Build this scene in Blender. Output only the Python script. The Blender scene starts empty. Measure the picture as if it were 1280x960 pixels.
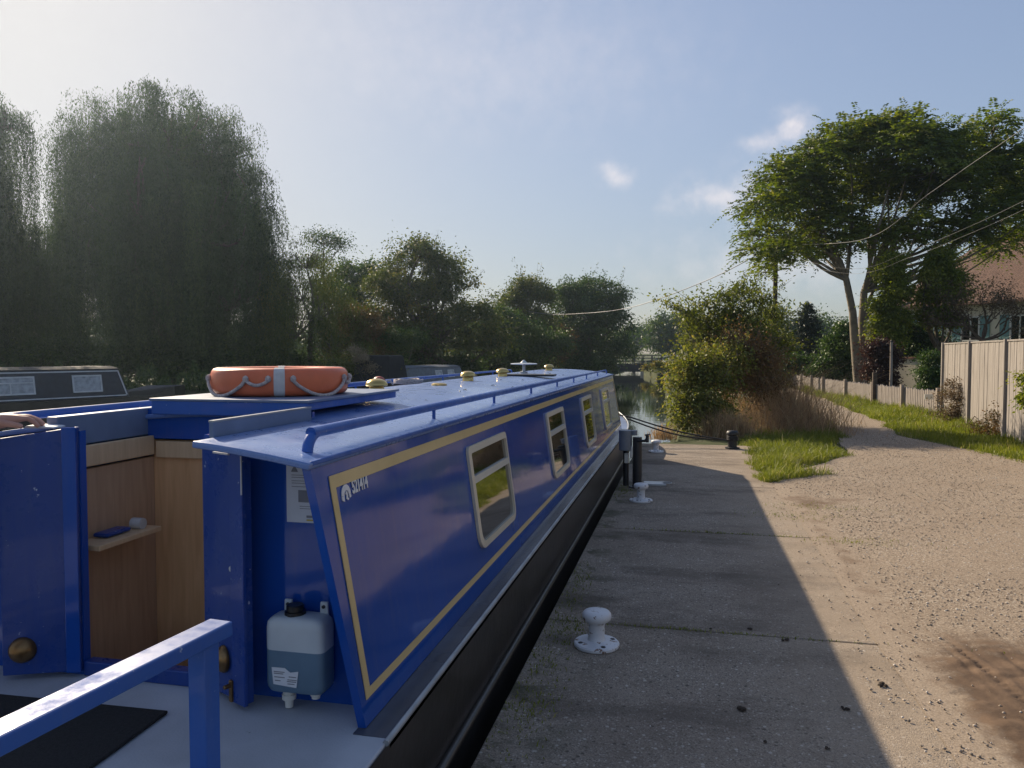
import bpy, bmesh, math, random
import numpy as np
from mathutils import Vector, Matrix

scene = bpy.context.scene
COL = scene.collection
R = math.radians
rng = np.random.default_rng(7)
random.seed(7)

# ------------------------------------------------------------------ camera, sky, sun, exposure
F = 961.0                                    # focal length in photo pixels (1280 wide)
YAW = math.atan(218 / F)                     # camera looks this far left of the quay direction (+Y)
PITCH = math.atan(39 / F)
EYE = 1.6
cd = bpy.data.cameras.new('camera')
cam = bpy.data.objects.new('camera', cd)
COL.objects.link(cam)
cam.location = (0, 0, EYE)
cam.rotation_euler = (math.pi / 2 - PITCH, 0, YAW)
cd.sensor_width = 36
cd.lens = F / 1280 * 36
cd.clip_start = 0.05
cd.clip_end = 4000
scene.camera = cam

SUN_EL = R(27.3)
SUN_AZ = R(49)                               # left of +Y
SKY_STRENGTH = 0.15
SUN_STRENGTH = 3.3
SKY_KNEE = 2.35
sd = Vector((-math.sin(SUN_AZ) * math.cos(SUN_EL), math.cos(SUN_AZ) * math.cos(SUN_EL), math.sin(SUN_EL)))
ld = bpy.data.lights.new('sun', 'SUN')
ld.energy = SUN_STRENGTH
ld.angle = R(0.55)
ld.color = (1.0, 0.845, 0.635)
sun = bpy.data.objects.new('sun', ld)
COL.objects.link(sun)
sun.location = (-40, 35, 30)
sun.rotation_euler = sd.to_track_quat('Z', 'Y').to_euler()

world = bpy.data.worlds.new('World')
scene.world = world
world.use_nodes = True
wn, wl = world.node_tree.nodes, world.node_tree.links
wn.clear()
w_out = wn.new('ShaderNodeOutputWorld')
w_bg = wn.new('ShaderNodeBackground')
w_sky = wn.new('ShaderNodeTexSky')
w_sky.sky_type = 'NISHITA'
w_sky.sun_disc = False
w_sky.sun_elevation = SUN_EL
w_sky.sun_rotation = -SUN_AZ
w_sky.altitude = 50
w_sky.air_density = 1.0
w_sky.dust_density = 1.4
w_sky.ozone_density = 4.0
w_bg.inputs['Strength'].default_value = SKY_STRENGTH


def cam_ray(x, y):
    fw = Vector((-math.sin(YAW) * math.cos(PITCH), math.cos(YAW) * math.cos(PITCH), -math.sin(PITCH)))
    r = Vector((math.cos(YAW), math.sin(YAW), 0))
    return fw + r * ((x - 640) / F) + r.cross(fw) * ((480 - y) / F)


def P(x, y, depth):
    """the place a photo pixel shows at a given depth"""
    return Vector((0, 0, EYE)) + cam_ray(x, y) * depth


def G(x, depth, z=0.0):
    p = P(x, 441, depth)
    return Vector((p.x, p.y, z))


# clouds: soft noise puffs in a few directions of the sky
w_tc = wn.new('ShaderNodeTexCoord')
w_nz = wn.new('ShaderNodeTexNoise')
w_nz.inputs['Scale'].default_value = 34.0
w_nz.inputs['Detail'].default_value = 7.0
w_nz.inputs['Roughness'].default_value = 0.6
wl.new(w_tc.outputs['Generated'], w_nz.inputs['Vector'])
# tone curve on the sky colour: flattens the glare round the sun and greys it
w_l = wn.new('ShaderNodeRGBToBW')
wl.new(w_sky.outputs['Color'], w_l.inputs[0])
w_k = wn.new('ShaderNodeMath'); w_k.operation = 'MULTIPLY_ADD'
w_k.inputs[1].default_value = 1 / SKY_KNEE; w_k.inputs[2].default_value = 1.0
wl.new(w_l.outputs[0], w_k.inputs[0])
w_d = wn.new('ShaderNodeVectorMath'); w_d.operation = 'DIVIDE'
wl.new(w_sky.outputs['Color'], w_d.inputs[0]); wl.new(w_k.outputs[0], w_d.inputs[1])
w_g = wn.new('ShaderNodeMath'); w_g.operation = 'DIVIDE'
wl.new(w_l.outputs[0], w_g.inputs[0]); wl.new(w_k.outputs[0], w_g.inputs[1])
w_t = wn.new('ShaderNodeVectorMath'); w_t.operation = 'SCALE'
w_t.inputs[0].default_value = (1.02, 0.99, 1.0)
wl.new(w_g.outputs[0], w_t.inputs['Scale'])
w_h = wn.new('ShaderNodeMix'); w_h.data_type = 'RGBA'; w_h.inputs['Factor'].default_value = 0.36
wl.new(w_d.outputs[0], w_h.inputs['A']); wl.new(w_t.outputs[0], w_h.inputs['B'])
prev = w_h.outputs['Result']
w_n2 = wn.new('ShaderNodeTexNoise'); w_n2.inputs['Scale'].default_value = 11.0; w_n2.inputs['Detail'].default_value = 5.0
wl.new(w_tc.outputs['Generated'], w_n2.inputs['Vector'])
w_wp = wn.new('ShaderNodeVectorMath'); w_wp.operation = 'MULTIPLY_ADD'
w_wp.inputs[1].default_value = (0.07, 0.07, 0.04); w_wp.inputs[2].default_value = (-0.035, -0.035, -0.02)
wl.new(w_n2.outputs['Color'], w_wp.inputs[0])
w_dir = wn.new('ShaderNodeVectorMath'); w_dir.operation = 'ADD'
wl.new(w_wp.outputs[0], w_dir.inputs[0]); wl.new(w_tc.outputs['Generated'], w_dir.inputs[1])
#            px   py  radius  stretch(vertical squash) strength
for (cx, cy, rad, sq, amt) in ((990, 162, 0.055, 1.5, 0.8), (762, 216, 0.045, 1.6, 0.55), (940, 180, 0.05, 2.6, 0.45),
                               (905, 248, 0.14, 3.6, 0.55), (1010, 215, 0.20, 3.2, 0.35), (700, 90, 0.42, 3.0, 0.10),
                               (980, 330, 0.30, 3.5, 0.35), (1300, 235, 0.1, 3.0, 0.5), (500, 60, 0.5, 3.0, 0.10)):
    d = cam_ray(cx, cy).normalized()
    sub = wn.new('ShaderNodeVectorMath'); sub.operation = 'SUBTRACT'
    wl.new(w_dir.outputs[0], sub.inputs[0]); sub.inputs[1].default_value = d
    mul = wn.new('ShaderNodeVectorMath'); mul.operation = 'MULTIPLY'
    wl.new(sub.outputs[0], mul.inputs[0]); mul.inputs[1].default_value = (1, 1, sq)
    ln = wn.new('ShaderNodeVectorMath'); ln.operation = 'LENGTH'
    wl.new(mul.outputs[0], ln.inputs[0])
    mr = wn.new('ShaderNodeMapRange')
    mr.inputs['From Min'].default_value = rad; mr.inputs['From Max'].default_value = rad * 0.1
    mr.inputs['To Min'].default_value = 0; mr.inputs['To Max'].default_value = 1
    wl.new(ln.outputs['Value'], mr.inputs['Value'])
    ad = wn.new('ShaderNodeMath'); ad.operation = 'MULTIPLY_ADD'
    wl.new(w_nz.outputs['Fac'], ad.inputs[0]); ad.inputs[1].default_value = 1.7
    sb = wn.new('ShaderNodeMath'); sb.operation = 'SUBTRACT'; sb.inputs[1].default_value = 1.35
    wl.new(mr.outputs[0], ad.inputs[2]); wl.new(ad.outputs[0], sb.inputs[0])
    gate = wn.new('ShaderNodeMath'); gate.operation = 'MULTIPLY'; gate.use_clamp = True
    ga = wn.new('ShaderNodeMapRange'); ga.interpolation_type = 'SMOOTHSTEP'
    ga.inputs['From Min'].default_value = -0.35; ga.inputs['From Max'].default_value = 0.95
    wl.new(sb.outputs[0], ga.inputs['Value'])
    wl.new(ga.outputs[0], gate.inputs[0]); wl.new(mr.outputs[0], gate.inputs[1])
    am = wn.new('ShaderNodeMath'); am.operation = 'MULTIPLY'; am.inputs[1].default_value = amt
    wl.new(gate.outputs[0], am.inputs[0])
    mx = wn.new('ShaderNodeMix'); mx.data_type = 'RGBA'
    wl.new(am.outputs[0], mx.inputs['Factor'])
    wl.new(prev, mx.inputs['A'])
    mx.inputs['B'].default_value = (3.3, 2.95, 2.85, 1)
    prev = mx.outputs['Result']
wl.new(prev, w_bg.inputs['Color'])
wl.new(w_bg.outputs[0], w_out.inputs['Surface'])

vs = scene.view_settings
vs.view_transform = 'Standard'
vs.look = 'None'
vs.gamma = 1
vs.use_curve_mapping = False
vs.exposure = 1.15
scene.cycles.max_bounces = 8
scene.cycles.transparent_max_bounces = 8
scene.cycles.volume_bounces = 0


# ------------------------------------------------------------------ helpers: objects
WLOC = {}


def tag(o, label=None, cat=None, group=None, kind=None):
    if label: o['label'] = label
    if cat: o['category'] = cat
    if group: o['group'] = group
    if kind: o['kind'] = kind
    return o


def thing(name, loc, label, cat, group=None):
    o = bpy.data.objects.new(name, None)
    COL.objects.link(o)
    o.location = loc
    o.empty_display_size = 0.2
    WLOC[o.name] = Vector(loc)
    return tag(o, label, cat, group)


def place(name, me, parent=None):
    """link a mesh written in world coordinates; with a parent it is moved into the thing's frame"""
    o = bpy.data.objects.new(name, me)
    COL.objects.link(o)
    if parent is not None:
        root = WLOC[parent.name]
        me.transform(Matrix.Translation(-root))
        o.parent = parent
        WLOC[o.name] = root
    else:
        WLOC[o.name] = Vector((0, 0, 0))
    return o


def copy_tree(o, loc=None, parent=None):
    c = o.copy()
    COL.objects.link(c)
    if parent is not None: c.parent = parent
    if loc is not None: c.location = loc
    for ch in list(o.children): copy_tree(ch, None, c)
    return c


class MB:
    def __init__(s):
        s.v, s.f, s.m = [], [], []

    def add(s, vs_, fs, mat=0):
        n = len(s.v)
        s.v += [tuple(p) for p in vs_]
        s.f += [tuple(i + n for i in f) for f in fs]
        s.m += [mat] * len(fs)
        return s

    def box(s, c, d, rz=0.0, mat=0, M=None):
        x, y, z = d[0] / 2, d[1] / 2, d[2] / 2
        pts = [Vector(p) for p in ((-x, -y, -z), (x, -y, -z), (x, y, -z), (-x, y, -z), (-x, -y, z), (x, -y, z), (x, y, z), (-x, y, z))]
        mt = Matrix.Translation(c) @ (M if M is not None else Matrix.Rotation(rz, 4, 'Z'))
        return s.add([mt @ p for p in pts], [(0, 3, 2, 1), (4, 5, 6, 7), (0, 1, 5, 4), (1, 2, 6, 5), (2, 3, 7, 6), (3, 0, 4, 7)], mat)

    def hexa(s, a, b, mat=0):
        """two quads (4 points each) joined into a solid"""
        return s.add(list(a) + list(b), [(3, 2, 1, 0), (4, 5, 6, 7), (0, 1, 5, 4), (1, 2, 6, 5), (2, 3, 7, 6), (3, 0, 4, 7)], mat)

    def prism(s, poly, off, mat=0):
        """a planar polygon of 3-D points extruded by the vector off"""
        n = len(poly)
        off = Vector(off)
        pts = [Vector(p) for p in poly] + [Vector(p) + off for p in poly]
        fs = [tuple(range(n - 1, -1, -1)), tuple(range(n, 2 * n))] + [(i, (i + 1) % n, n + (i + 1) % n, n + i) for i in range(n)]
        return s.add(pts, fs, mat)

    def tube(s, pts, r, n=8, mat=0, caps=True):
        pts = [Vector(p) for p in pts]
        rs = r if hasattr(r, '__len__') else [r] * len(pts)
        vv, ff = [], []
        ref = None
        for i, p in enumerate(pts):
            t = (pts[min(i + 1, len(pts) - 1)] - pts[max(i - 1, 0)])
            t = t.normalized() if t.length > 1e-9 else Vector((0, 0, 1))
            if ref is None:
                ref = t.orthogonal().normalized()
            else:
                ref = (ref - t * ref.dot(t))
                ref = ref.normalized() if ref.length > 1e-6 else t.orthogonal().normalized()
            b = t.cross(ref)
            for k in range(n):
                a = 2 * math.pi * k / n
                vv.append(p + (ref * math.cos(a) + b * math.sin(a)) * rs[i])
        for i in range(len(pts) - 1):
            for k in range(n):
                a0, a1 = i * n + k, i * n + (k + 1) % n
                ff.append((a0, a1, a1 + n, a0 + n))
        if caps:
            ff.append(tuple(range(n - 1, -1, -1)))
            ff.append(tuple((len(pts) - 1) * n + k for k in range(n)))
        return s.add(vv, ff, mat)

    def lathe(s, prof, c, n=24, mat=0, M=None):
        c = Vector(c)
        vv, ff = [], []
        for (r, z) in prof:
            for k in range(n):
                a = 2 * math.pi * k / n
                p = Vector((r * math.cos(a), r * math.sin(a), z))
                vv.append(c + (M @ p if M is not None else p))
        for i in range(len(prof) - 1):
            for k in range(n):
                a0, a1 = i * n + k, i * n + (k + 1) % n
                ff.append((a0, a1, a1 + n, a0 + n))
        ff.append(tuple(range(n - 1, -1, -1)))
        ff.append(tuple((len(prof) - 1) * n + k for k in range(n)))
        return s.add(vv, ff, mat)

    def build(s, name, mats, parent=None, smooth=None, bevel=0, recalc=True):
        me = bpy.data.meshes.new(name)
        me.from_pydata(s.v, [], s.f)
        for m in (mats if isinstance(mats, (list, tuple)) else [mats]): me.materials.append(m)
        if any(s.m): me.polygons.foreach_set('material_index', s.m)
        if recalc:
            bm = bmesh.new(); bm.from_mesh(me)
            bmesh.ops.recalc_face_normals(bm, faces=bm.faces)
            bm.to_mesh(me); bm.free()
        if smooth:
            me.shade_smooth()
            me.set_sharp_from_angle(angle=R(smooth))
        o = place(name, me, parent)
        if bevel:
            b = o.modifiers.new('bevel', 'BEVEL'); b.width = bevel; b.segments = 2; b.limit_method = 'ANGLE'; b.angle_limit = R(40)
        return o


def np_mesh(name, verts, faces_n, k, mats, tint=None, midx=None, smooth=False):
    """verts (n,3); faces all with k corners, in order"""
    me = bpy.data.meshes.new(name)
    nv = len(verts); nf = len(faces_n)
    me.vertices.add(nv); me.vertices.foreach_set('co', np.asarray(verts, np.float32).ravel())
    me.loops.add(nf * k); me.loops.foreach_set('vertex_index', np.asarray(faces_n, np.int32).ravel())
    me.polygons.add(nf); me.polygons.foreach_set('loop_start', np.arange(0, nf * k, k, dtype=np.int32))
    try:
        me.polygons.foreach_set('loop_total', np.full(nf, k, np.int32))
    except Exception:
        pass
    for m in mats: me.materials.append(m)
    if midx is not None: me.polygons.foreach_set('material_index', np.asarray(midx, np.int32))
    me.update(calc_edges=True)
    if tint is not None:
        a = me.attributes.new('tint', 'FLOAT', 'FACE')
        a.data.foreach_set('value', np.asarray(tint, np.float32))
    if smooth: me.shade_smooth()
    return me


# ------------------------------------------------------------------ helpers: materials
def new_mat(name):
    m = bpy.data.materials.new(name)
    m.use_nodes = True
    n = m.node_tree.nodes
    return m, n, m.node_tree.links, n['Principled BSDF']


def simple(name, col, rough=0.5, metal=0.0, var=0.12, scale=6.0, bump=0.0, bscale=60.0, coat=0.0, spec=0.5, speck=None):
    m, n, l, b = new_mat(name)
    tc = n.new('ShaderNodeTexCoord')
    nz = n.new('ShaderNodeTexNoise'); nz.inputs['Scale'].default_value = scale; nz.inputs['Detail'].default_value = 6
    l.new(tc.outputs['Object'], nz.inputs['Vector'])
    rp = n.new('ShaderNodeValToRGB')
    rp.color_ramp.elements[0].position = 0.3; rp.color_ramp.elements[1].position = 0.7
    rp.color_ramp.elements[0].color = (*[c * (1 - var) for c in col], 1)
    rp.color_ramp.elements[1].color = (*[min(1, c * (1 + var)) for c in col], 1)
    l.new(nz.outputs['Fac'], rp.inputs['Fac'])
    out = rp.outputs['Color']
    if speck:                                # (colour, scale, threshold): chips and scratches of paint
        n2 = n.new('ShaderNodeTexNoise'); n2.inputs['Scale'].default_value = speck[1]; n2.inputs['Detail'].default_value = 8; n2.inputs['Roughness'].default_value = 0.65
        l.new(tc.outputs['Object'], n2.inputs['Vector'])
        r2 = n.new('ShaderNodeMapRange'); r2.inputs['From Min'].default_value = speck[2]; r2.inputs['From Max'].default_value = speck[2] + 0.02
        l.new(n2.outputs['Fac'], r2.inputs['Value'])
        mx = n.new('ShaderNodeMix'); mx.data_type = 'RGBA'
        l.new(r2.outputs[0], mx.inputs['Factor']); l.new(out, mx.inputs['A']); mx.inputs['B'].default_value = (*speck[0], 1)
        out = mx.outputs['Result']
    l.new(out, b.inputs['Base Color'])
    b.inputs['Roughness'].default_value = rough
    b.inputs['Metallic'].default_value = metal
    b.inputs['Specular IOR Level'].default_value = spec
    b.inputs['Coat Weight'].default_value = coat
    b.inputs['Coat Roughness'].default_value = 0.04
    if bump:
        n3 = n.new('ShaderNodeTexNoise'); n3.inputs['Scale'].default_value = bscale; n3.inputs['Detail'].default_value = 5
        l.new(tc.outputs['Object'], n3.inputs['Vector'])
        bp = n.new('ShaderNodeBump'); bp.inputs['Strength'].default_value = bump; bp.inputs['Distance'].default_value = 0.01
        l.new(n3.outputs['Fac'], bp.inputs['Height']); l.new(bp.outputs[0], b.inputs['Normal'])
    return m


def foliage(name, stops, trans=0.35, rough=0.55, big=0.25, bscale=0.5):
    """leaf material: a tint per leaf picks from the stops; a large soft noise shifts it"""
    m, n, l, b = new_mat(name)
    at = n.new('ShaderNodeAttribute'); at.attribute_name = 'tint'
    tc = n.new('ShaderNodeTexCoord')
    nz = n.new('ShaderNodeTexNoise'); nz.inputs['Scale'].default_value = bscale; nz.inputs['Detail'].default_value = 2
    l.new(tc.outputs['Object'], nz.inputs['Vector'])
    ma = n.new('ShaderNodeMath'); ma.operation = 'MULTIPLY_ADD'; ma.inputs[1].default_value = big * 2; ma.inputs[2].default_value = -big
    l.new(nz.outputs['Fac'], ma.inputs[0])
    ad = n.new('ShaderNodeMath'); ad.operation = 'ADD'; ad.use_clamp = True
    l.new(at.outputs['Fac'], ad.inputs[0]); l.new(ma.outputs[0], ad.inputs[1])
    rp = n.new('ShaderNodeValToRGB')
    e = rp.color_ramp.elements
    while len(e) < len(stops): e.new(0.5)
    for i, c in enumerate(stops):
        e[i].position = i / (len(stops) - 1); e[i].color = (*c, 1)
    l.new(ad.outputs[0], rp.inputs['Fac'])
    l.new(rp.outputs['Color'], b.inputs['Base Color'])
    b.inputs['Roughness'].default_value = rough
    b.inputs['Specular IOR Level'].default_value = 0.35
    tr = n.new('ShaderNodeBsdfTranslucent')
    hs = n.new('ShaderNodeHueSaturation'); hs.inputs['Saturation'].default_value = 1.15; hs.inputs['Value'].default_value = 1.3
    l.new(rp.outputs['Color'], hs.inputs['Color']); l.new(hs.outputs[0], tr.inputs['Color'])
    mix = n.new('ShaderNodeMixShader'); mix.inputs[0].default_value = trans
    l.new(b.outputs[0], mix.inputs[1]); l.new(tr.outputs[0], mix.inputs[2])
    l.new(mix.outputs[0], n['Material Output'].inputs['Surface'])
    return m


def blue_paint(name, col=(0.009, 0.068, 0.34), rough=0.09, wave=0.10, speck=None, spec=0.32):
    m = simple(name, col, rough=rough, var=0.10, scale=2.0, coat=0.2, speck=speck, spec=spec)
    n, l = m.node_tree.nodes, m.node_tree.links
    tc = n.new('ShaderNodeTexCoord')
    nz = n.new('ShaderNodeTexNoise'); nz.inputs['Scale'].default_value = 2.2; nz.inputs['Detail'].default_value = 2
    l.new(tc.outputs['Object'], nz.inputs['Vector'])
    mp6 = n.new('ShaderNodeMapping'); mp6.inputs['Scale'].default_value = (7, 7, 0.8); l.new(tc.outputs['Object'], mp6.inputs['Vector'])
    n6 = n.new('ShaderNodeTexNoise'); n6.inputs['Scale'].default_value = 3; n6.inputs['Detail'].default_value = 8; n6.inputs['Roughness'].default_value = 0.7; l.new(mp6.outputs[0], n6.inputs['Vector'])
    r6 = n.new('ShaderNodeMapRange'); r6.inputs['From Min'].default_value = 0.5; r6.inputs['From Max'].default_value = 0.8; r6.inputs['To Max'].default_value = 0.16; l.new(n6.outputs['Fac'], r6.inputs['Value'])
    m6 = n.new('ShaderNodeMix'); m6.data_type = 'RGBA'; l.new(r6.outputs[0], m6.inputs['Factor']); m6.inputs['B'].default_value = (0.16, 0.17, 0.20, 1)
    l.new(n['Principled BSDF'].inputs['Base Color'].links[0].from_socket, m6.inputs['A']); l.new(m6.outputs['Result'], n['Principled BSDF'].inputs['Base Color'])
    n5 = n.new('ShaderNodeTexNoise'); n5.inputs['Scale'].default_value = 9; n5.inputs['Detail'].default_value = 9; n5.inputs['Roughness'].default_value = 0.7
    l.new(tc.outputs['Object'], n5.inputs['Vector'])
    r5 = n.new('ShaderNodeMapRange'); r5.inputs['From Min'].default_value = 0.35; r5.inputs['From Max'].default_value = 0.75; r5.inputs['To Min'].default_value = rough * .7; r5.inputs['To Max'].default_value = rough * 1.7
    l.new(n5.outputs['Fac'], r5.inputs['Value']); l.new(r5.outputs[0], n['Principled BSDF'].inputs['Roughness'])
    bp = n.new('ShaderNodeBump'); bp.inputs['Strength'].default_value = wave; bp.inputs['Distance'].default_value = 0.02
    l.new(nz.outputs['Fac'], bp.inputs['Height'])
    l.new(bp.outputs[0], n['Principled BSDF'].inputs['Normal']); l.new(bp.outputs[0], n['Principled BSDF'].inputs['Coat Normal'])
    return m


def wood(name, c1, c2, rough=0.5, sc=(14, 14, 1.2), bump=0.15):
    m, n, l, b = new_mat(name)
    tc = n.new('ShaderNodeTexCoord'); mp = n.new('ShaderNodeMapping'); mp.inputs['Scale'].default_value = sc
    l.new(tc.outputs['Object'], mp.inputs['Vector'])
    nz = n.new('ShaderNodeTexNoise'); nz.inputs['Scale'].default_value = 2.5; nz.inputs['Detail'].default_value = 8; nz.inputs['Distortion'].default_value = 0.8
    l.new(mp.outputs[0], nz.inputs['Vector'])
    rp = n.new('ShaderNodeValToRGB'); rp.color_ramp.elements[0].position = 0.3; rp.color_ramp.elements[1].position = 0.7
    rp.color_ramp.elements[0].color = (*c1, 1); rp.color_ramp.elements[1].color = (*c2, 1)
    l.new(nz.outputs['Fac'], rp.inputs['Fac']); l.new(rp.outputs[0], b.inputs['Base Color'])
    b.inputs['Roughness'].default_value = rough
    bp = n.new('ShaderNodeBump'); bp.inputs['Strength'].default_value = bump; bp.inputs['Distance'].default_value = 0.005
    l.new(nz.outputs['Fac'], bp.inputs['Height']); l.new(bp.outputs[0], b.inputs['Normal'])
    return m


M = {}
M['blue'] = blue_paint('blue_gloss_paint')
M['blue_worn'] = blue_paint('worn_blue_paint', (0.014, 0.05, 0.24), 0.3, 0.08, speck=((0.45, 0.5, 0.6), 34, 0.665))
M['blue_roof_sheen'] = blue_paint('roof_blue_paint_sky_sheen', (0.11, 0.20, 0.46), 0.30, 0.12, spec=0.8)  # boat blue made paler: sky sheen on the roof put into the colour
M['blue_rail_glint'] = blue_paint('rail_blue_paint_sun_glint', (0.03, 0.11, 0.40), 0.5, 0.05, speck=((0.3, 0.38, 0.55), 34, 0.66))  # boat blue with sun glint lifted into the colour; specks are scratches
M['blue_grey'] = simple('faded_blue_grey_paint', (0.15, 0.20, 0.31), 0.5, var=0.2, scale=5)
M['cream'] = simple('cream_coach_line', (0.62, 0.47, 0.22), 0.35, coat=0.3, var=0.06)
M['frame'] = simple('cream_window_frame', (0.62, 0.55, 0.43), 0.35, var=0.06)
M['frame_bar'] = simple('silver_window_bar', (0.6, 0.62, 0.64), 0.3, metal=0.4, var=0.05)
M['pane'] = simple('dark_window_glass', (0.012, 0.012, 0.012), 0.02, var=0.1, spec=1.0, coat=1.0)
M['hull'] = simple('black_hull_bitumen', (0.032, 0.028, 0.026), 0.30, var=0.35, scale=3, bump=0.25, bscale=14, speck=((0.12, 0.115, 0.11), 14, 0.73))
M['gunwale'] = simple('grey_gunwale_paint', (0.055, 0.06, 0.075), 0.26, var=0.25, scale=4)
M['gunwale_edge'] = simple('worn_gunwale_edge', (0.32, 0.34, 0.36), 0.4, metal=0.3, var=0.25, scale=7)
M['deck'] = simple('pale_grey_deck_paint', (0.42, 0.44, 0.48), 0.6, var=0.14, scale=3.5, bump=0.15, bscale=120, speck=((0.12, 0.12, 0.12), 9, 0.70))
M['mat'] = simple('black_rubber_mat', (0.014, 0.014, 0.015), 0.9, var=0.5, scale=90, bump=0.6, bscale=260)
M['oak'] = wood('oak_veneer', (0.62, 0.33, 0.15), (0.76, 0.44, 0.22))
M['oak_pale'] = wood('pale_oak_trim', (0.60, 0.40, 0.23), (0.72, 0.50, 0.30))
M['oak_dark'] = wood('brown_oak_lining', (0.46, 0.28, 0.17), (0.58, 0.37, 0.23))
M['brass'] = simple('polished_brass', (0.62, 0.44, 0.16), 0.28, metal=0.9, var=0.15, scale=20)
M['bronze'] = simple('tarnished_bronze', (0.24, 0.14, 0.06), 0.35, metal=0.8, var=0.3, scale=30)
M['steel'] = simple('dull_steel', (0.42, 0.43, 0.44), 0.4, metal=0.6)
M['dark_metal'] = simple('dark_painted_metal', (0.02, 0.021, 0.024), 0.5, var=0.3, scale=10)
M['grey_metal'] = simple('grey_painted_metal', (0.17, 0.19, 0.22), 0.45, var=0.15)
M['white_paint'] = simple('chipped_white_paint', (0.66, 0.66, 0.67), 0.5, var=0.08, scale=9, bump=0.15, bscale=40, speck=((0.20, 0.12, 0.075), 24, 0.60))
M['white_plastic'] = simple('white_plastic', (0.68, 0.66, 0.60), 0.4, var=0.06)
M['black_plastic'] = simple('black_plastic', (0.012, 0.012, 0.013), 0.35, var=0.2)
M['orange'] = simple('orange_buoy_plastic', (0.66, 0.15, 0.06), 0.42, var=0.16, scale=7, bump=0.1, bscale=30, speck=((0.5, 0.22, 0.14), 12, 0.69))
M['tape'] = simple('grey_white_tape', (0.55, 0.53, 0.52), 0.4, var=0.12, scale=25)
M['rope_white'] = simple('off_white_rope', (0.52, 0.45, 0.42), 0.85, var=0.3, scale=80, bump=0.8, bscale=220)
M['rope_dark'] = simple('dark_mooring_rope', (0.028, 0.028, 0.03), 0.8, var=0.5, scale=60, bump=0.8, bscale=220)
M['paper'] = simple('sun_faded_paper', (0.62, 0.63, 0.66), 0.7, var=0.05, scale=12)
M['ink'] = simple('grey_print', (0.20, 0.20, 0.22), 0.8, var=0.2)
M['ink_yellow'] = simple('yellow_print', (0.5, 0.38, 0.06), 0.8)
M['number_white'] = simple('white_vinyl_lettering', (0.75, 0.75, 0.75), 0.5, var=0.04)
M['tank_top'] = simple('milky_plastic', (0.48, 0.52, 0.54), 0.35, var=0.08, scale=8)
M['tank_fluid'] = simple('milky_plastic_with_blue_fluid', (0.11, 0.18, 0.25), 0.33, var=0.1, scale=8)
M['skin'] = simple('skin', (0.52, 0.27, 0.20), 0.5, var=0.1, scale=30)
M['red'] = simple('faded_red_plastic', (0.38, 0.07, 0.05), 0.5)
M['bark'] = simple('grey_brown_bark', (0.12, 0.095, 0.07), 0.9, var=0.4, scale=7, bump=0.8, bscale=18)
M['bark_pale'] = simple('pale_grey_bark', (0.20, 0.165, 0.12), 0.85, var=0.3, scale=5, bump=0.6, bscale=16)
M['twig'] = simple('brown_twigs', (0.11, 0.075, 0.05), 0.9, var=0.3)


def ground_mat(name, cols, scale, bump, extra=None, rough=0.95):
    m, n, l, b = new_mat(name)
    tc = n.new('ShaderNodeTexCoord')
    nz = n.new('ShaderNodeTexNoise'); nz.inputs['Scale'].default_value = scale; nz.inputs['Detail'].default_value = 9; nz.inputs['Roughness'].default_value = 0.65
    l.new(tc.outputs['Object'], nz.inputs['Vector'])
    rp = n.new('ShaderNodeValToRGB'); e = rp.color_ramp.elements
    while len(e) < len(cols): e.new(0.5)
    for i, c in enumerate(cols):
        e[i].position = 0.28 + 0.44 * i / (len(cols) - 1); e[i].color = (*c, 1)
    l.new(nz.outputs['Fac'], rp.inputs['Fac']); l.new(rp.outputs[0], b.inputs['Base Color'])
    b.inputs['Roughness'].default_value = rough
    b.inputs['Specular IOR Level'].default_value = 0.25
    bp = n.new('ShaderNodeBump'); bp.inputs['Strength'].default_value = bump; bp.inputs['Distance'].default_value = 0.03
    l.new(nz.outputs['Fac'], bp.inputs['Height']); l.new(bp.outputs[0], b.inputs['Normal'])
    return m


M['earth'] = ground_mat('grassy_earth', ((0.045, 0.05, 0.02), (0.06, 0.075, 0.025), (0.085, 0.08, 0.045)), 3, 0.6)


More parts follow.
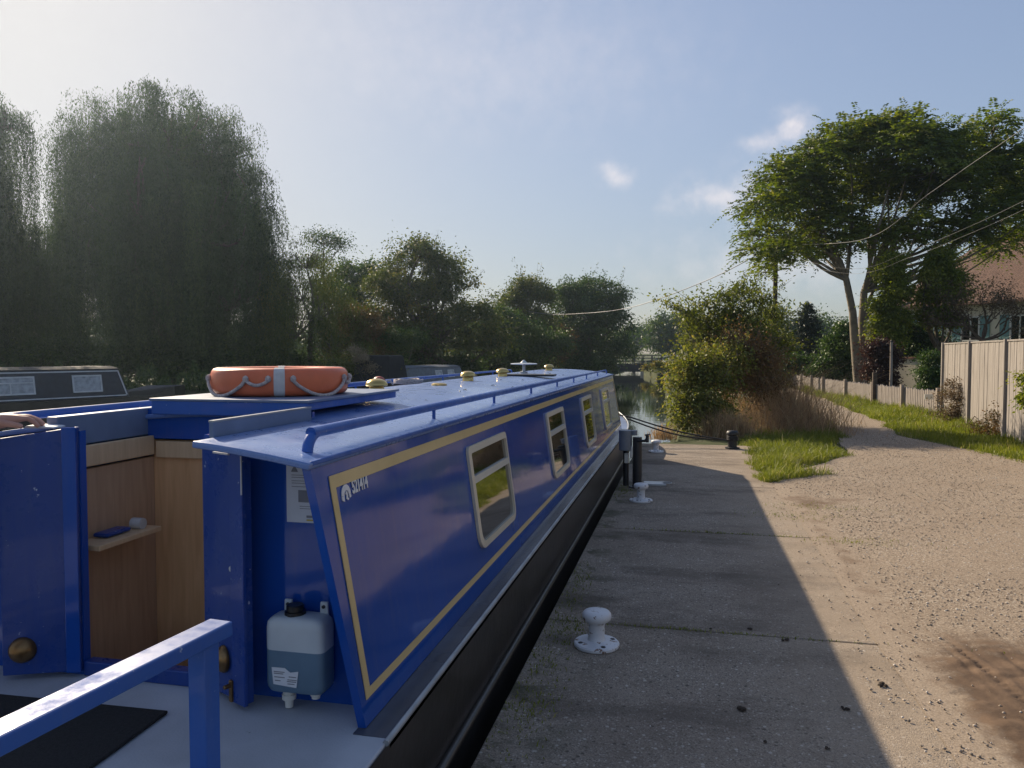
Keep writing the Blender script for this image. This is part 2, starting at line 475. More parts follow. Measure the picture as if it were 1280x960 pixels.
def concrete_mat():
    m, n, l, b = new_mat('weathered_quay_concrete')
    tc = n.new('ShaderNodeTexCoord')
    O = tc.outputs['Object']

    def noise(s, d=6, r=0.6, vec=O):
        x = n.new('ShaderNodeTexNoise'); x.inputs['Scale'].default_value = s; x.inputs['Detail'].default_value = d; x.inputs['Roughness'].default_value = r
        l.new(vec, x.inputs['Vector']); return x.outputs['Fac']

    def mr(v, a, b_, c=0.0, d=1.0):
        x = n.new('ShaderNodeMapRange'); x.inputs['From Min'].default_value = a; x.inputs['From Max'].default_value = b_
        x.inputs['To Min'].default_value = c; x.inputs['To Max'].default_value = d; l.new(v, x.inputs['Value']); return x.outputs[0]

    def mul(a, b_):
        x = n.new('ShaderNodeMath'); x.operation = 'MULTIPLY'; l.new(a, x.inputs[0])
        if isinstance(b_, float): x.inputs[1].default_value = b_
        else: l.new(b_, x.inputs[1])
        return x.outputs[0]

    def mix(f, a, colb):
        x = n.new('ShaderNodeMix'); x.data_type = 'RGBA'; l.new(f, x.inputs['Factor']); l.new(a, x.inputs['A']); x.inputs['B'].default_value = (*colb, 1); return x.outputs['Result']
    base = n.new('ShaderNodeValToRGB'); e = base.color_ramp.elements; e.new(0.5)
    for i, c in enumerate(((0.215, 0.17, 0.13), (0.29, 0.235, 0.18), (0.36, 0.295, 0.23))):
        e[i].position = 0.3 + 0.2 * i; e[i].color = (*c, 1)
    l.new(noise(2.6, 12, 0.78), base.inputs['Fac'])
    col = base.outputs[0]
    # aggregate: small pale and dark stones showing through
    vo = n.new('ShaderNodeTexVoronoi'); vo.inputs['Scale'].default_value = 75; l.new(O, vo.inputs['Vector'])
    sp = n.new('ShaderNodeSeparateColor'); l.new(vo.outputs['Color'], sp.inputs[0])
    near = mr(vo.outputs['Distance'], 0.42, 0.25)
    col = mix(mul(mul(mr(sp.outputs[0], 0.76, 0.80), near), 0.9), col, (0.62, 0.56, 0.48))
    col = mix(mul(mul(mr(sp.outputs[1], 0.70, 0.74), near), 0.85), col, (0.09, 0.075, 0.06))
    vo2 = n.new('ShaderNodeTexVoronoi'); vo2.inputs['Scale'].default_value = 190; l.new(O, vo2.inputs['Vector'])
    sp2 = n.new('ShaderNodeSeparateColor'); l.new(vo2.outputs['Color'], sp2.inputs[0])
    col = mix(mul(mr(sp2.outputs[0], 0.5, 1.0), 0.62), col, (0.50, 0.43, 0.35))
    col = mix(mul(mr(sp2.outputs[1], 0.5, 1.0), 0.62), col, (0.10, 0.085, 0.07))
    vo3 = n.new('ShaderNodeTexVoronoi'); vo3.inputs['Scale'].default_value = 38; l.new(O, vo3.inputs['Vector'])
    sp3 = n.new('ShaderNodeSeparateColor'); l.new(vo3.outputs['Color'], sp3.inputs[0])
    near3 = mr(vo3.outputs['Distance'], 0.36, 0.22)
    col = mix(mul(mul(mr(sp3.outputs[0], 0.86, 0.88), near3), 0.85), col, (0.60, 0.54, 0.46))
    col = mix(mul(mul(mr(sp3.outputs[1], 0.88, 0.90), near3), 0.85), col, (0.07, 0.06, 0.05))
    col = mix(mul(mr(noise(0.55, 6, 0.6), 0.42, 0.66), 0.45), col, (0.17, 0.125, 0.09))
    # damp dark stains, drawn out across the quay
    mp = n.new('ShaderNodeMapping'); mp.inputs['Scale'].default_value = (0.5, 1.25, 1); l.new(O, mp.inputs['Vector'])
    col = mix(mul(mr(noise(1.1, 8, 0.68, mp.outputs[0]), 0.50, 0.64), 0.68), col, (0.085, 0.065, 0.05))
    # dirt washed along the slab joints
    sx = n.new('ShaderNodeSeparateXYZ'); l.new(O, sx.inputs[0])
    y = n.new('ShaderNodeMath'); y.operation = 'MULTIPLY_ADD'; y.inputs[1].default_value = 0.4; y.inputs[2].default_value = -0.3 + 0.05
    l.new(sx.outputs['Y'], y.inputs[0])
    wob = n.new('ShaderNodeMath'); wob.operation = 'MULTIPLY_ADD'; wob.inputs[1].default_value = 0.16; l.new(noise(1.6, 5), wob.inputs[0]); l.new(y.outputs[0], wob.inputs[2])
    fr = n.new('ShaderNodeMath'); fr.operation = 'PINGPONG'; fr.inputs[1].default_value = 0.5; l.new(wob.outputs[0], fr.inputs[0])
    jn = mul(mr(fr.outputs[0], 0.44, 0.5), mr(noise(2.4, 6), 0.42, 0.62))
    col = mix(mul(jn, 0.7), col, (0.07, 0.055, 0.04))
    # moss by the water's edge
    ed = mr(sx.outputs['X'], -0.35, -0.78)
    ms = mul(ed, mr(noise(3.2, 8, 0.7), 0.50, 0.60))
    col = mix(mul(ms, 0.75), col, (0.045, 0.05, 0.02))
    # sandy wash near the gravel side
    sa = mul(mr(sx.outputs['X'], 0.25, 1.0), mr(noise(3.0, 9, 0.7), 0.25, 0.55))
    col = mix(mul(sa, 0.7), col, (0.35, 0.275, 0.20))
    l.new(col, b.inputs['Base Color'])
    b.inputs['Roughness'].default_value = 0.9; b.inputs['Specular IOR Level'].default_value = 0.3
    bp = n.new('ShaderNodeBump'); bp.inputs['Strength'].default_value = 0.55; bp.inputs['Distance'].default_value = 0.008
    ad = n.new('ShaderNodeMath'); ad.operation = 'ADD'; l.new(noise(140, 3), ad.inputs[0]); l.new(noise(16, 5), ad.inputs[1])
    l.new(ad.outputs[0], bp.inputs['Height']); l.new(bp.outputs[0], b.inputs['Normal'])
    return m


def gravel_mat():
    m, n, l, b = new_mat('gravel_track')
    tc = n.new('ShaderNodeTexCoord'); O = tc.outputs['Object']
    vo = n.new('ShaderNodeTexVoronoi'); vo.inputs['Scale'].default_value = 120; l.new(O, vo.inputs['Vector'])
    sp = n.new('ShaderNodeSeparateColor'); l.new(vo.outputs['Color'], sp.inputs[0])
    rp = n.new('ShaderNodeValToRGB'); e = rp.color_ramp.elements
    cs = ((0.12, 0.094, 0.072), (0.24, 0.184, 0.132), (0.305, 0.235, 0.17), (0.365, 0.29, 0.215), (0.51, 0.44, 0.35))
    while len(e) < len(cs): e.new(0.5)
    for i, c in enumerate(cs): e[i].position = (0, 0.22, 0.5, 0.8, 1.0)[i]; e[i].color = (*c, 1)
    l.new(sp.outputs[0], rp.inputs['Fac'])
    nz = n.new('ShaderNodeTexNoise'); nz.inputs['Scale'].default_value = 0.9; nz.inputs['Detail'].default_value = 8; l.new(O, nz.inputs['Vector'])
    r2 = n.new('ShaderNodeMapRange'); r2.inputs['From Min'].default_value = 0.4; r2.inputs['From Max'].default_value = 0.66; r2.inputs['To Max'].default_value = 0.55
    l.new(nz.outputs['Fac'], r2.inputs['Value'])
    mx = n.new('ShaderNodeMix'); mx.data_type = 'RGBA'; l.new(r2.outputs[0], mx.inputs['Factor']); l.new(rp.outputs[0], mx.inputs['A']); mx.inputs['B'].default_value = (0.27, 0.205, 0.145, 1)
    ae = n.new('ShaderNodeAttribute'); ae.attribute_name = 'edge'
    ne = n.new('ShaderNodeTexNoise'); ne.inputs['Scale'].default_value = 7; ne.inputs['Detail'].default_value = 9; ne.inputs['Roughness'].default_value = 0.7; l.new(O, ne.inputs['Vector'])
    ea = n.new('ShaderNodeMath'); ea.operation = 'ADD'; l.new(ae.outputs['Fac'], ea.inputs[0]); l.new(ne.outputs['Fac'], ea.inputs[1])
    er = n.new('ShaderNodeMapRange'); er.inputs['From Min'].default_value = 1.05; er.inputs['From Max'].default_value = 0.72; l.new(ea.outputs[0], er.inputs['Value'])
    fn = n.new('ShaderNodeTexNoise'); fn.inputs['Scale'].default_value = 130; fn.inputs['Detail'].default_value = 4; l.new(O, fn.inputs['Vector'])
    fr_ = n.new('ShaderNodeValToRGB'); fr_.color_ramp.elements[0].position = .3; fr_.color_ramp.elements[1].position = .7; fr_.color_ramp.elements[0].color = (0.24, 0.185, 0.135, 1); fr_.color_ramp.elements[1].color = (0.42, 0.335, 0.25, 1)
    l.new(fn.outputs['Fac'], fr_.inputs['Fac'])
    mxe = n.new('ShaderNodeMix'); mxe.data_type = 'RGBA'; l.new(er.outputs[0], mxe.inputs['Factor']); l.new(mx.outputs['Result'], mxe.inputs['A']); l.new(fr_.outputs[0], mxe.inputs['B'])
    mx = mxe
    at = n.new('ShaderNodeAttribute'); at.attribute_name = 'mud'
    nm = n.new('ShaderNodeTexNoise'); nm.inputs['Scale'].default_value = 5; nm.inputs['Detail'].default_value = 9; nm.inputs['Roughness'].default_value = 0.7; l.new(O, nm.inputs['Vector'])
    am = n.new('ShaderNodeMath'); am.operation = 'MULTIPLY_ADD'; am.inputs[1].default_value = 1.5; l.new(nm.outputs['Fac'], am.inputs[0])
    am2 = n.new('ShaderNodeMath'); am2.operation = 'SUBTRACT'; am2.inputs[1].default_value = 0.75; l.new(am.outputs[0], am2.inputs[0]); l.new(at.outputs['Fac'], am.inputs[2])
    r3 = n.new('ShaderNodeMapRange'); r3.inputs['From Min'].default_value = 0.30; r3.inputs['From Max'].default_value = 0.72; l.new(am2.outputs[0], r3.inputs['Value'])
    mud = n.new('ShaderNodeValToRGB'); mud.color_ramp.elements[0].position = 0.3; mud.color_ramp.elements[1].position = 0.7
    mud.color_ramp.elements[0].color = (0.078, 0.049, 0.031, 1); mud.color_ramp.elements[1].color = (0.20, 0.132, 0.085, 1)
    l.new(nm.outputs['Fac'], mud.inputs['Fac'])
    mx2 = n.new('ShaderNodeMix'); mx2.data_type = 'RGBA'; l.new(r3.outputs[0], mx2.inputs['Factor']); l.new(mx.outputs['Result'], mx2.inputs['A']); l.new(mud.outputs[0], mx2.inputs['B'])
    l.new(mx2.outputs['Result'], b.inputs['Base Color'])
    b.inputs['Roughness'].default_value = 0.92; b.inputs['Specular IOR Level'].default_value = 0.25
    bp = n.new('ShaderNodeBump'); bp.inputs['Strength'].default_value = 0.5; bp.inputs['Distance'].default_value = 0.008
    nb = n.new('ShaderNodeTexNoise'); nb.inputs['Scale'].default_value = 70; nb.inputs['Detail'].default_value = 6; nb.inputs['Roughness'].default_value = 0.75; l.new(O, nb.inputs['Vector'])
    l.new(nb.outputs['Fac'], bp.inputs['Height']); l.new(bp.outputs[0], b.inputs['Normal'])
    return m


def water_mat():
    m, n, l, b = new_mat('canal_water')
    b.inputs['Base Color'].default_value = (0.022, 0.026, 0.014, 1)
    b.inputs['Roughness'].default_value = 0.03
    b.inputs['IOR'].default_value = 1.75
    tc = n.new('ShaderNodeTexCoord')
    n1 = n.new('ShaderNodeTexNoise'); n1.inputs['Scale'].default_value = 1.6; n1.inputs['Detail'].default_value = 4; l.new(tc.outputs['Object'], n1.inputs['Vector'])
    bp = n.new('ShaderNodeBump'); bp.inputs['Strength'].default_value = 0.02; bp.inputs['Distance'].default_value = 0.12
    l.new(n1.outputs['Fac'], bp.inputs['Height']); l.new(bp.outputs[0], b.inputs['Normal'])
    return m


M['concrete'] = concrete_mat()
M['gravel'] = gravel_mat()
M['water'] = water_mat()
M['pebble'] = foliage('loose_stones', ((0.17, 0.14, 0.115), (0.29, 0.24, 0.19), (0.40, 0.34, 0.28), (0.62, 0.57, 0.51)), 0.0, 0.85)
M['clod'] = simple('dark_clod', (0.05, 0.035, 0.025), 0.95, var=0.4, scale=40)
M['grass'] = foliage('grass_blades', ((0.085, 0.105, 0.016), (0.155, 0.185, 0.028), (0.25, 0.27, 0.05), (0.40, 0.35, 0.15)), 0.4, 0.5)
M['dry_grass'] = foliage('dry_reed_grass', ((0.16, 0.105, 0.06), (0.36, 0.24, 0.14), (0.54, 0.40, 0.24), (0.22, 0.20, 0.07)), 0.3, 0.7)

# ------------------------------------------------------------------ the setting: water, ground, quay, track
WZ = -0.5
mb = MB()
mb.add([(-400, -60, WZ), (60, -60, WZ), (60, 700, WZ), (-400, 700, WZ)], [(0, 1, 2, 3)])
tag(mb.build('canal_water', M['water']), kind='structure')

YS = [-60, -20, 0, 6, 13.9, 14.4, 16, 20, 28, 40, 57, 73, 80, 120, 300, 1500]
XR = [-.74, -.74, -.74, -.74, -.74, -.15, -.1, -.3, -.7, -1.0, -1.6, -3.9, -4.2, -4, -4, -4]
XL = [-20, -20, -20.5, -20.5, -20.3, -20.3, -20.2, -20, -18.5, -15.5, -12, -8.6, -8, -8, -8, -8]


def xr(y): return float(np.interp(y, YS, XR))
def xl(y): return float(np.interp(y, YS, XL))


mb = MB()
ys = sorted(set(YS + [2, 4, 8, 10, 12, 24, 34, 48, 64, 100, 180]))
for a, b_ in zip(ys[:-1], ys[1:]):
    for side, ed in ((1, xr), (-1, xl)):
        e0, e1 = ed(a), ed(b_)
        far = 1500 * side
        zz = -0.03
        mb.add([(e0, a, zz), (far, a, zz), (far, b_, zz), (e1, b_, zz)], [(0, 1, 2, 3)])
        mb.add([(e0, a, -1.2), (e0, a, zz), (e1, b_, zz), (e1, b_, -1.2)], [(0, 1, 2, 3)])
tag(mb.build('ground', M['earth']), kind='structure')

mb = MB()                                    # the quay: cast slabs 2.5 m long, a few mm apart
for j, y0 in enumerate(np.arange(-8.0, 13.4, 2.5)):
    y1 = min(y0 + 2.5, 13.75)
    g_ = 0.006
    rx = 1.2 + random.uniform(-0.05, 0.05)
    mb.hexa([(-0.80, y0 + g_, -1.1), (rx, y0 + g_, -1.1), (rx, y1 - g_, -1.1), (-0.80, y1 - g_, -1.1)],
            [(-0.80, y0 + g_, 0), (rx, y0 + g_, 0), (rx, y1 - g_, 0), (-0.80, y1 - g_, 0)])
quay = tag(mb.build('quay', M['concrete'], bevel=0.008), kind='structure')

# gravel track: one sheet with wheel ruts and mud, spreading onto the slabs' edge
PL = [(-8, 1.06), (3, 1.06), (9.5, 1.04), (10.3, 1.15), (11.5, 1.75), (12.7, 2.35), (15, 2.8), (18.4, 3.2), (23, 3.55), (28, 3.75), (40, 3.6), (60, 3.0), (90, 2)]
PR = [(-8, 5.6), (9, 5.3), (12.65, 4.75), (14.5, 4.35), (16.1, 4.2), (20, 4.35), (24, 4.6), (33, 4.75), (40, 4.7), (60, 4.4), (90, 3.4)]


def pl(y): return np.interp(y, [p[0] for p in PL], [p[1] for p in PL])
def pr(y): return np.interp(y, [p[0] for p in PR], [p[1] for p in PR])


def fbm(x, y, seed=0, o=5, f=1.0):
    r = np.random.default_rng(seed)
    out = 0
    a = 1.0
    for _ in range(o):
        for _k in range(3):
            th = r.uniform(0, 6.28); ph = r.uniform(0, 6.28)
            out = out + a * np.sin((x * math.cos(th) + y * math.sin(th)) * f * r.uniform(.7, 1.4) + ph) / 3
        a *= 0.55; f *= 2.1
    return out


def mud_mask(x, y):
    w = 0.10 * fbm(x, y, 3, 5, 2.6)
    edge = 1.18 + w
    a = np.clip((x - edge) / 0.30, 0, 1) * np.clip((5.0 + 1.6 * w - y + 0.12 * (x - 1.2)) / 0.75, 0, 1) * np.clip((3.6 - x) / 0.8, 0, 1)
    b = np.exp(-(((x - 1.5 - w) / 0.6) ** 2 + ((y - 8.75 + 2.5 * w) / 0.34) ** 2)) * 0.55
    c = np.exp(-(((x - 1.2 - w) / 0.16) ** 2 + ((y - 6.6) / 2.4) ** 2)) * 0.45
    return np.clip(a + b + c, 0, 1)


yy = np.concatenate([np.arange(-8, 2.4, 0.4), np.arange(2.4, 5.6, 0.014), np.arange(5.6, 7.0, 0.04), np.arange(7.0, 14, 0.09), np.arange(14, 40, 0.12), np.arange(40, 90.1, 2)])
nx = 200
ux = np.linspace(0, 1, nx)
X = np.zeros((len(yy), nx)); Y = np.zeros_like(X)
for i, y in enumerate(yy):
    jl = 0.08 * math.sin(y * 1.1) + 0.03 * math.sin(y * 3.3 + 1)
    jr = 0.12 * math.sin(y * 0.9 + 2) + 0.04 * math.sin(y * 2.7)
    X[i] = (pl(y) + jl * (1 if y > 9.8 else 0.25)) + (ux ** 1.25) * (pr(y) + jr - pl(y)); Y[i] = y
mud = mud_mask(X, Y)
big = (mud_mask(X, Y) > 0.3) * np.clip((5.4 - Y) / 0.6, 0, 1)
rut = np.zeros_like(X)
for k_ in range(11):
    x0 = 1.40 + k_ * .095 + .03 * math.sin(k_ * 5.1); wd = .016 + .008 * (k_ % 3)
    xc = x0 - (Y - 4.2) * (.10 + .02 * math.sin(k_)) + .02 * np.sin(Y * 1.7 + k_)
    g_ = np.exp(-((X - xc) / wd) ** 2) * (fbm(X, Y, 50 + k_, 3, 2.4) > -.05)
    lug = (np.sin((Y + np.abs(X - xc) * 1.2) * 2 * math.pi / 0.055) > .1) * (k_ % 3 == 1)
    rut += g_ * -.007 + g_ * lug * .009 + np.exp(-((np.abs(X - xc) - wd * 1.7) / .014) ** 2) * .0035
lump = np.maximum(0, fbm(X, Y, 11, 5, 12.0)) * 0.010 + fbm(X, Y, 14, 3, 34.0) * .0035
Z = 0.004 + 0.006 * fbm(X, Y, 5, 3, 1.4) * np.clip((X - 1.25) / 0.3, 0, 1) + (rut + lump) * np.clip((mud - 0.3) / 0.4, 0, 1) * (Y < 5.6)
Z = np.where(Y > 7.5, Z, Z)
V = np.stack([X, Y, Z], -1).reshape(-1, 3)
ii = np.arange(len(yy) - 1)[:, None] * nx + np.arange(nx - 1)[None, :]
fc = np.stack([ii, ii + 1, ii + nx + 1, ii + nx], -1).reshape(-1, 4)
me = np_mesh('gravel_track', V, fc, 4, [M['gravel']], smooth=True)
e_ = me.attributes.new('edge', 'FLOAT', 'POINT'); e_.data.foreach_set('value', np.clip((X - X[:, :1]) / 0.55, 0, 2).astype(np.float32).ravel())
a_ = me.attributes.new('mud', 'FLOAT', 'POINT'); a_.data.foreach_set('value', mud.astype(np.float32).ravel())
tag(place('gravel_track', me), kind='structure')

# loose stones
n_ = 75000
sx_ = rng.uniform(0.15, 5.2, n_); sy_ = 2.3 + 14.5 * rng.random(n_) ** 1.6
keep = (sx_ > 1.1 + 0.25 * rng.standard_normal(n_)) & (sx_ < pr(sy_) + .15) & (sx_ > pl(sy_) - 0.15 - 0.5 * rng.random(n_) ** 3)
keep &= rng.random(n_) > 0.93 * np.clip(mud_mask(sx_, sy_) * 2, 0, 1)
extra = 700
sx_ = np.concatenate([sx_[keep], rng.uniform(-0.72, 1.25, extra)]); sy_ = np.concatenate([sy_[keep], 2.4 + 11 * rng.random(extra) ** 1.6])
n_ = len(sx_)
sr = 0.003 + 0.0065 * rng.random(n_) ** 3.2
sr[-extra:] *= 0.6
octv = np.array([(1, 0, 0), (-1, 0, 0), (0, 1, 0), (0, -1, 0), (0, 0, 1), (0, 0, -1)], float)
octf = np.array([(0, 2, 4), (2, 1, 4), (1, 3, 4), (3, 0, 4), (2, 0, 5), (1, 2, 5), (3, 1, 5), (0, 3, 5)])
ang = rng.uniform(0, 6.28, n_)
ca, sa = np.cos(ang), np.sin(ang)
st = rng.uniform(0.7, 1.4, (n_, 3)) * sr[:, None]
st[:, 2] *= 0.7
v0 = octv[None] * st[:, None, :] * rng.uniform(0.75, 1.2, (n_, 6, 1))
vx = v0[..., 0] * ca[:, None] - v0[..., 1] * sa[:, None]; vy = v0[..., 0] * sa[:, None] + v0[..., 1] * ca[:, None]
V = np.stack([vx + sx_[:, None], vy + sy_[:, None], v0[..., 2] + 0.006 + sr[:, None] * 0.3], -1).reshape(-1, 3)
fc = (octf[None] + (np.arange(n_) * 6)[:, None, None]).reshape(-1, 3)
me = np_mesh('gravel_stones', V, fc, 3, [M['pebble']], tint=np.repeat(rng.random(n_), 8))
tag(place('gravel_stones', me), 'loose pale and brown stones scattered over the gravel track', 'gravel', kind='stuff')

mb = MB()                                    # clods and leaves lying on the concrete
for (px, py, s_) in ((115, 787, 1.3), (425, 785, 1.0), (245, 578, 1.3), (138, 545, 0.8), (180, 885, .6), (20, 545, .5), (535, 713, 1.2), (370, 905, .6)):
    X0, Y0 = 880 + px * 400 / 960, 560 + py * 400 / 960
    d = cam_ray(X0, Y0); t = EYE / -d.z
    c = Vector((0, 0, EYE)) + d * t
    for k in range(4):
        q = Vector((random.uniform(-.014, .014) * s_, random.uniform(-.012, .012) * s_, 0.006))
        r_ = random.uniform(0.006, 0.012) * s_
        mb.lathe([(0.001, -r_ * .5), (r_, -r_ * .1), (r_ * 0.8, r_ * 0.5), (0.001, r_ * .8)], c + q, 6)
tag(mb.build('dirt_clods', M['clod']), 'small dark clods of dirt scattered on the concrete quay', 'dirt', kind='stuff')


# ------------------------------------------------------------------ grass
def blades(x, y, z, h, w, lean=0.35, r=None):
    n = len(x)
    r = r or rng
    a = r.uniform(0, 6.283, n); b = r.uniform(0, 6.283, n)
    dx, dy = np.cos(a) * w / 2, np.sin(a) * w / 2
    lx, ly = np.cos(b) * h * lean * r.random(n), np.sin(b) * h * lean * r.random(n)
    V = np.empty((n, 5, 3))
    V[:, 0] = np.stack([x - dx, y - dy, z], -1); V[:, 1] = np.stack([x + dx, y + dy, z], -1)
    V[:, 2] = np.stack([x + dx * .8 + lx * .35, y + dy * .8 + ly * .35, z + h * .55], -1)
    V[:, 3] = np.stack([x - dx * .8 + lx * .35, y - dy * .8 + ly * .35, z + h * .55], -1)
    V[:, 4] = np.stack([x + lx * 1.2, y + ly * 1.2, z + h * (1 - .25 * r.random(n))], -1)
    base = (np.arange(n) * 5)[:, None]
    F4 = np.concatenate([base + np.array([0, 1, 2, 3]), base + np.array([3, 2, 4, 4])], 0)
    return V.reshape(-1, 3), base


def grass_patch(name, label, pts_fn, n, h0, h1, w, tint=(0, .75), z=-0.03, mat='grass', lean=0.45):
    x, y, hs = pts_fn(n)
    n = len(x)
    h = (h0 + (h1 - h0) * rng.random(n) ** 1.5) * hs * np.where(rng.random(n) > .97, 1.6, 1.0)
    V, base = blades(x, y, np.full(n, z), h, w * rng.uniform(.6, 1.3, n), lean)
    f3 = np.concatenate([base + np.array([0, 1, 2]), base + np.array([0, 2, 3]), base + np.array([3, 2, 4])], 1).reshape(-1, 3)
    pat = 0.5 + 0.5 * fbm(x, y, 21, 3, 2.5)
    t = np.clip(tint[0] + (tint[1] - tint[0]) * (0.5 * rng.random(n) + 0.5 * pat) + 0.45 * (rng.random(n) > 0.90), 0, 1)
    me = np_mesh(name, V, f3, 3, [M[mat]], tint=np.repeat(t, 3))
    return tag(place(name, me), label, 'grass', kind='stuff')


def clump_zone(n):
    y = rng.uniform(9.9, 19, n)
    l0 = np.interp(y, [9.9, 10.1, 11, 13, 15.3, 16, 19], [1.05, .92, .95, 1.0, 1.0, 1.3, 2.2])
    l1 = pl(y) + 0.12 * np.sin(y * 2.1) + .1 * np.sin(y * 7)
    l1 = np.where(y < 10.8, l0 + 0.05 + (y - 9.9) * 1.15, l1)
    l0 = l0 + .10 * np.sin(y * 3.1) * np.sin(y * 7.7 + 1) - .05
    x = l0 + (l1 - l0) * rng.random(n)
    e = np.minimum(x - l0, l1 - x)
    pat = 0.5 + 0.5 * fbm(x, y, 8, 4, 2.2)
    keep = rng.random(n) < np.clip(0.25 + e / .12, 0, 1)
    return x[keep], y[keep], ((0.55 + 0.75 * pat) * np.clip(.45 + e / .3, 0, 1))[keep]


def verge_zone(n):
    y = 8 + 32 * rng.random(n) ** 1.35
    l0 = pr(y) - .12 + 0.12 * np.sin(y * .9 + 2) + .04 * np.sin(y * 2.7)
    l1 = np.interp(y, [8, 13.5, 21.9, 25.9, 33, 40], [7.5, 6.0, 6.5, 5.85, 4.95, 4.9])
    x = l0 - .1 + (l1 - l0 + .1) * rng.random(n)
    e = x - l0
    pat = 0.5 + 0.5 * fbm(x, y, 9, 4, 1.8)
    keep = rng.random(n) < np.clip(0.2 + e / .25 + .5 * (pat - .5), 0.03, 1)
    return x[keep], y[keep], ((0.6 + 0.6 * pat) * np.clip(.5 + e / .5, 0, 1) * (1 + 1.6 * np.clip(1 - (l1 - x) / .45, 0, 1)))[keep]


grass_patch('grass_clump', 'bright green tuft of grass between the quay end and the gravel path', clump_zone, 46000, 0.04, 0.21, 0.008, lean=.9)
grass_patch('grass_verge', 'green grass verge between the gravel path and the fences', verge_zone, 80000, 0.05, 0.17, 0.012)


def moss_zone(n):
    c = [(-.70, 3.9, .07, .3), (-.66, 4.4, .09, .12), (-.72, 5.2, .05, .3), (-.68, 3.3, .08, .2), (-.7, 8.9, .07, .25), (.05, 4.49, .45, .012),
         (1.05, 7.9, .25, .12), (1.5, 6.9, .25, .08), (1.4, 8.4, .3, .1), (.4, 7.0, .5, .012)]
    k = rng.integers(0, len(c), n)
    c = np.array(c)[k]
    x = c[:, 0] + c[:, 2] * rng.standard_normal(n); y = c[:, 1] + c[:, 3] * rng.standard_normal(n)
    k = x > -.79
    return x[k], y[k], np.full(k.sum(), 1.0)


grass_patch('moss_and_weeds', 'thin moss and weeds in the cracks of the quay', moss_zone, 2600, 0.008, 0.028, 0.005, (0.1, .7), z=0.0, lean=1.2)

exec_foliage = True


# ------------------------------------------------------------------ trees and shrubs
def unit(n, r):
    v = r.standard_normal((n, 3))
    return v / np.linalg.norm(v, axis=1, keepdims=True)


def leaf_mesh(name, c, axis, size, aspect, mat, tint, r):
    """rhombic leaves: centre c, long axis, length size"""
    n = len(c)
    axis = axis / np.linalg.norm(axis, axis=1, keepdims=True)
    q = unit(n, r)
    b = np.cross(axis, q); b /= np.linalg.norm(b, axis=1, keepdims=True) + 1e-9
    nrm = np.cross(axis, b)
    L = (size / 2)[:, None]; W = L * aspect
    V = np.empty((n, 4, 3))
    V[:, 0] = c - axis * L; V[:, 1] = c + b * W + nrm * W * .35 - axis * L * .1
    V[:, 2] = c + axis * L; V[:, 3] = c - b * W + nrm * W * .35 - axis * L * .1
    f = (np.arange(n * 4)).reshape(-1, 4)
    return np_mesh(name, V.reshape(-1, 3), f, 4, [mat], tint=tint)


def limb(mb, a, b, r0, r1, r, bend=0.12, n=6, sides=6):
    a, b = Vector(a), Vector(b)
    L = (b - a).length
    off = Vector(r.standard_normal(3)) * L * bend
    pts = []
    for i in range(n + 1):
        t = i / n
        p = a.lerp(b, t) + off * math.sin(math.pi * t) + Vector((0, 0, -L * 0.06 * math.sin(math.pi * t)))
        pts.append(p)
    mb.tube(pts, [r0 + (r1 - r0) * (i / n) for i in range(n + 1)], sides)


def clumps_in(lobes, per, r, inner=0.45):
    out = []
    vol = np.array([(rx * ry * rz) ** (2 / 3) for (_, (rx, ry, rz)) in lobes])
    cnt = np.maximum(3, (per * vol / vol.sum()).astype(int))
    ids = []
    for k, ((c, rad), m) in enumerate(zip(lobes, cnt)):
        d = unit(m, r)
        d[:, 2] = np.where(d[:, 2] < -0.3, -d[:, 2] * .8, d[:, 2])
        q = (inner + (1 - inner) * r.random(m) ** 0.6)[:, None] * np.where(r.random(m) > .9, r.uniform(1.05, 1.28, m), 1.0)[:, None]
        out.append(np.array(c) + d * q * np.array(rad) * (0.88 + 0.24 * r.random((m, 1))))
        ids += [k] * m
    return np.concatenate(out), np.array(ids)


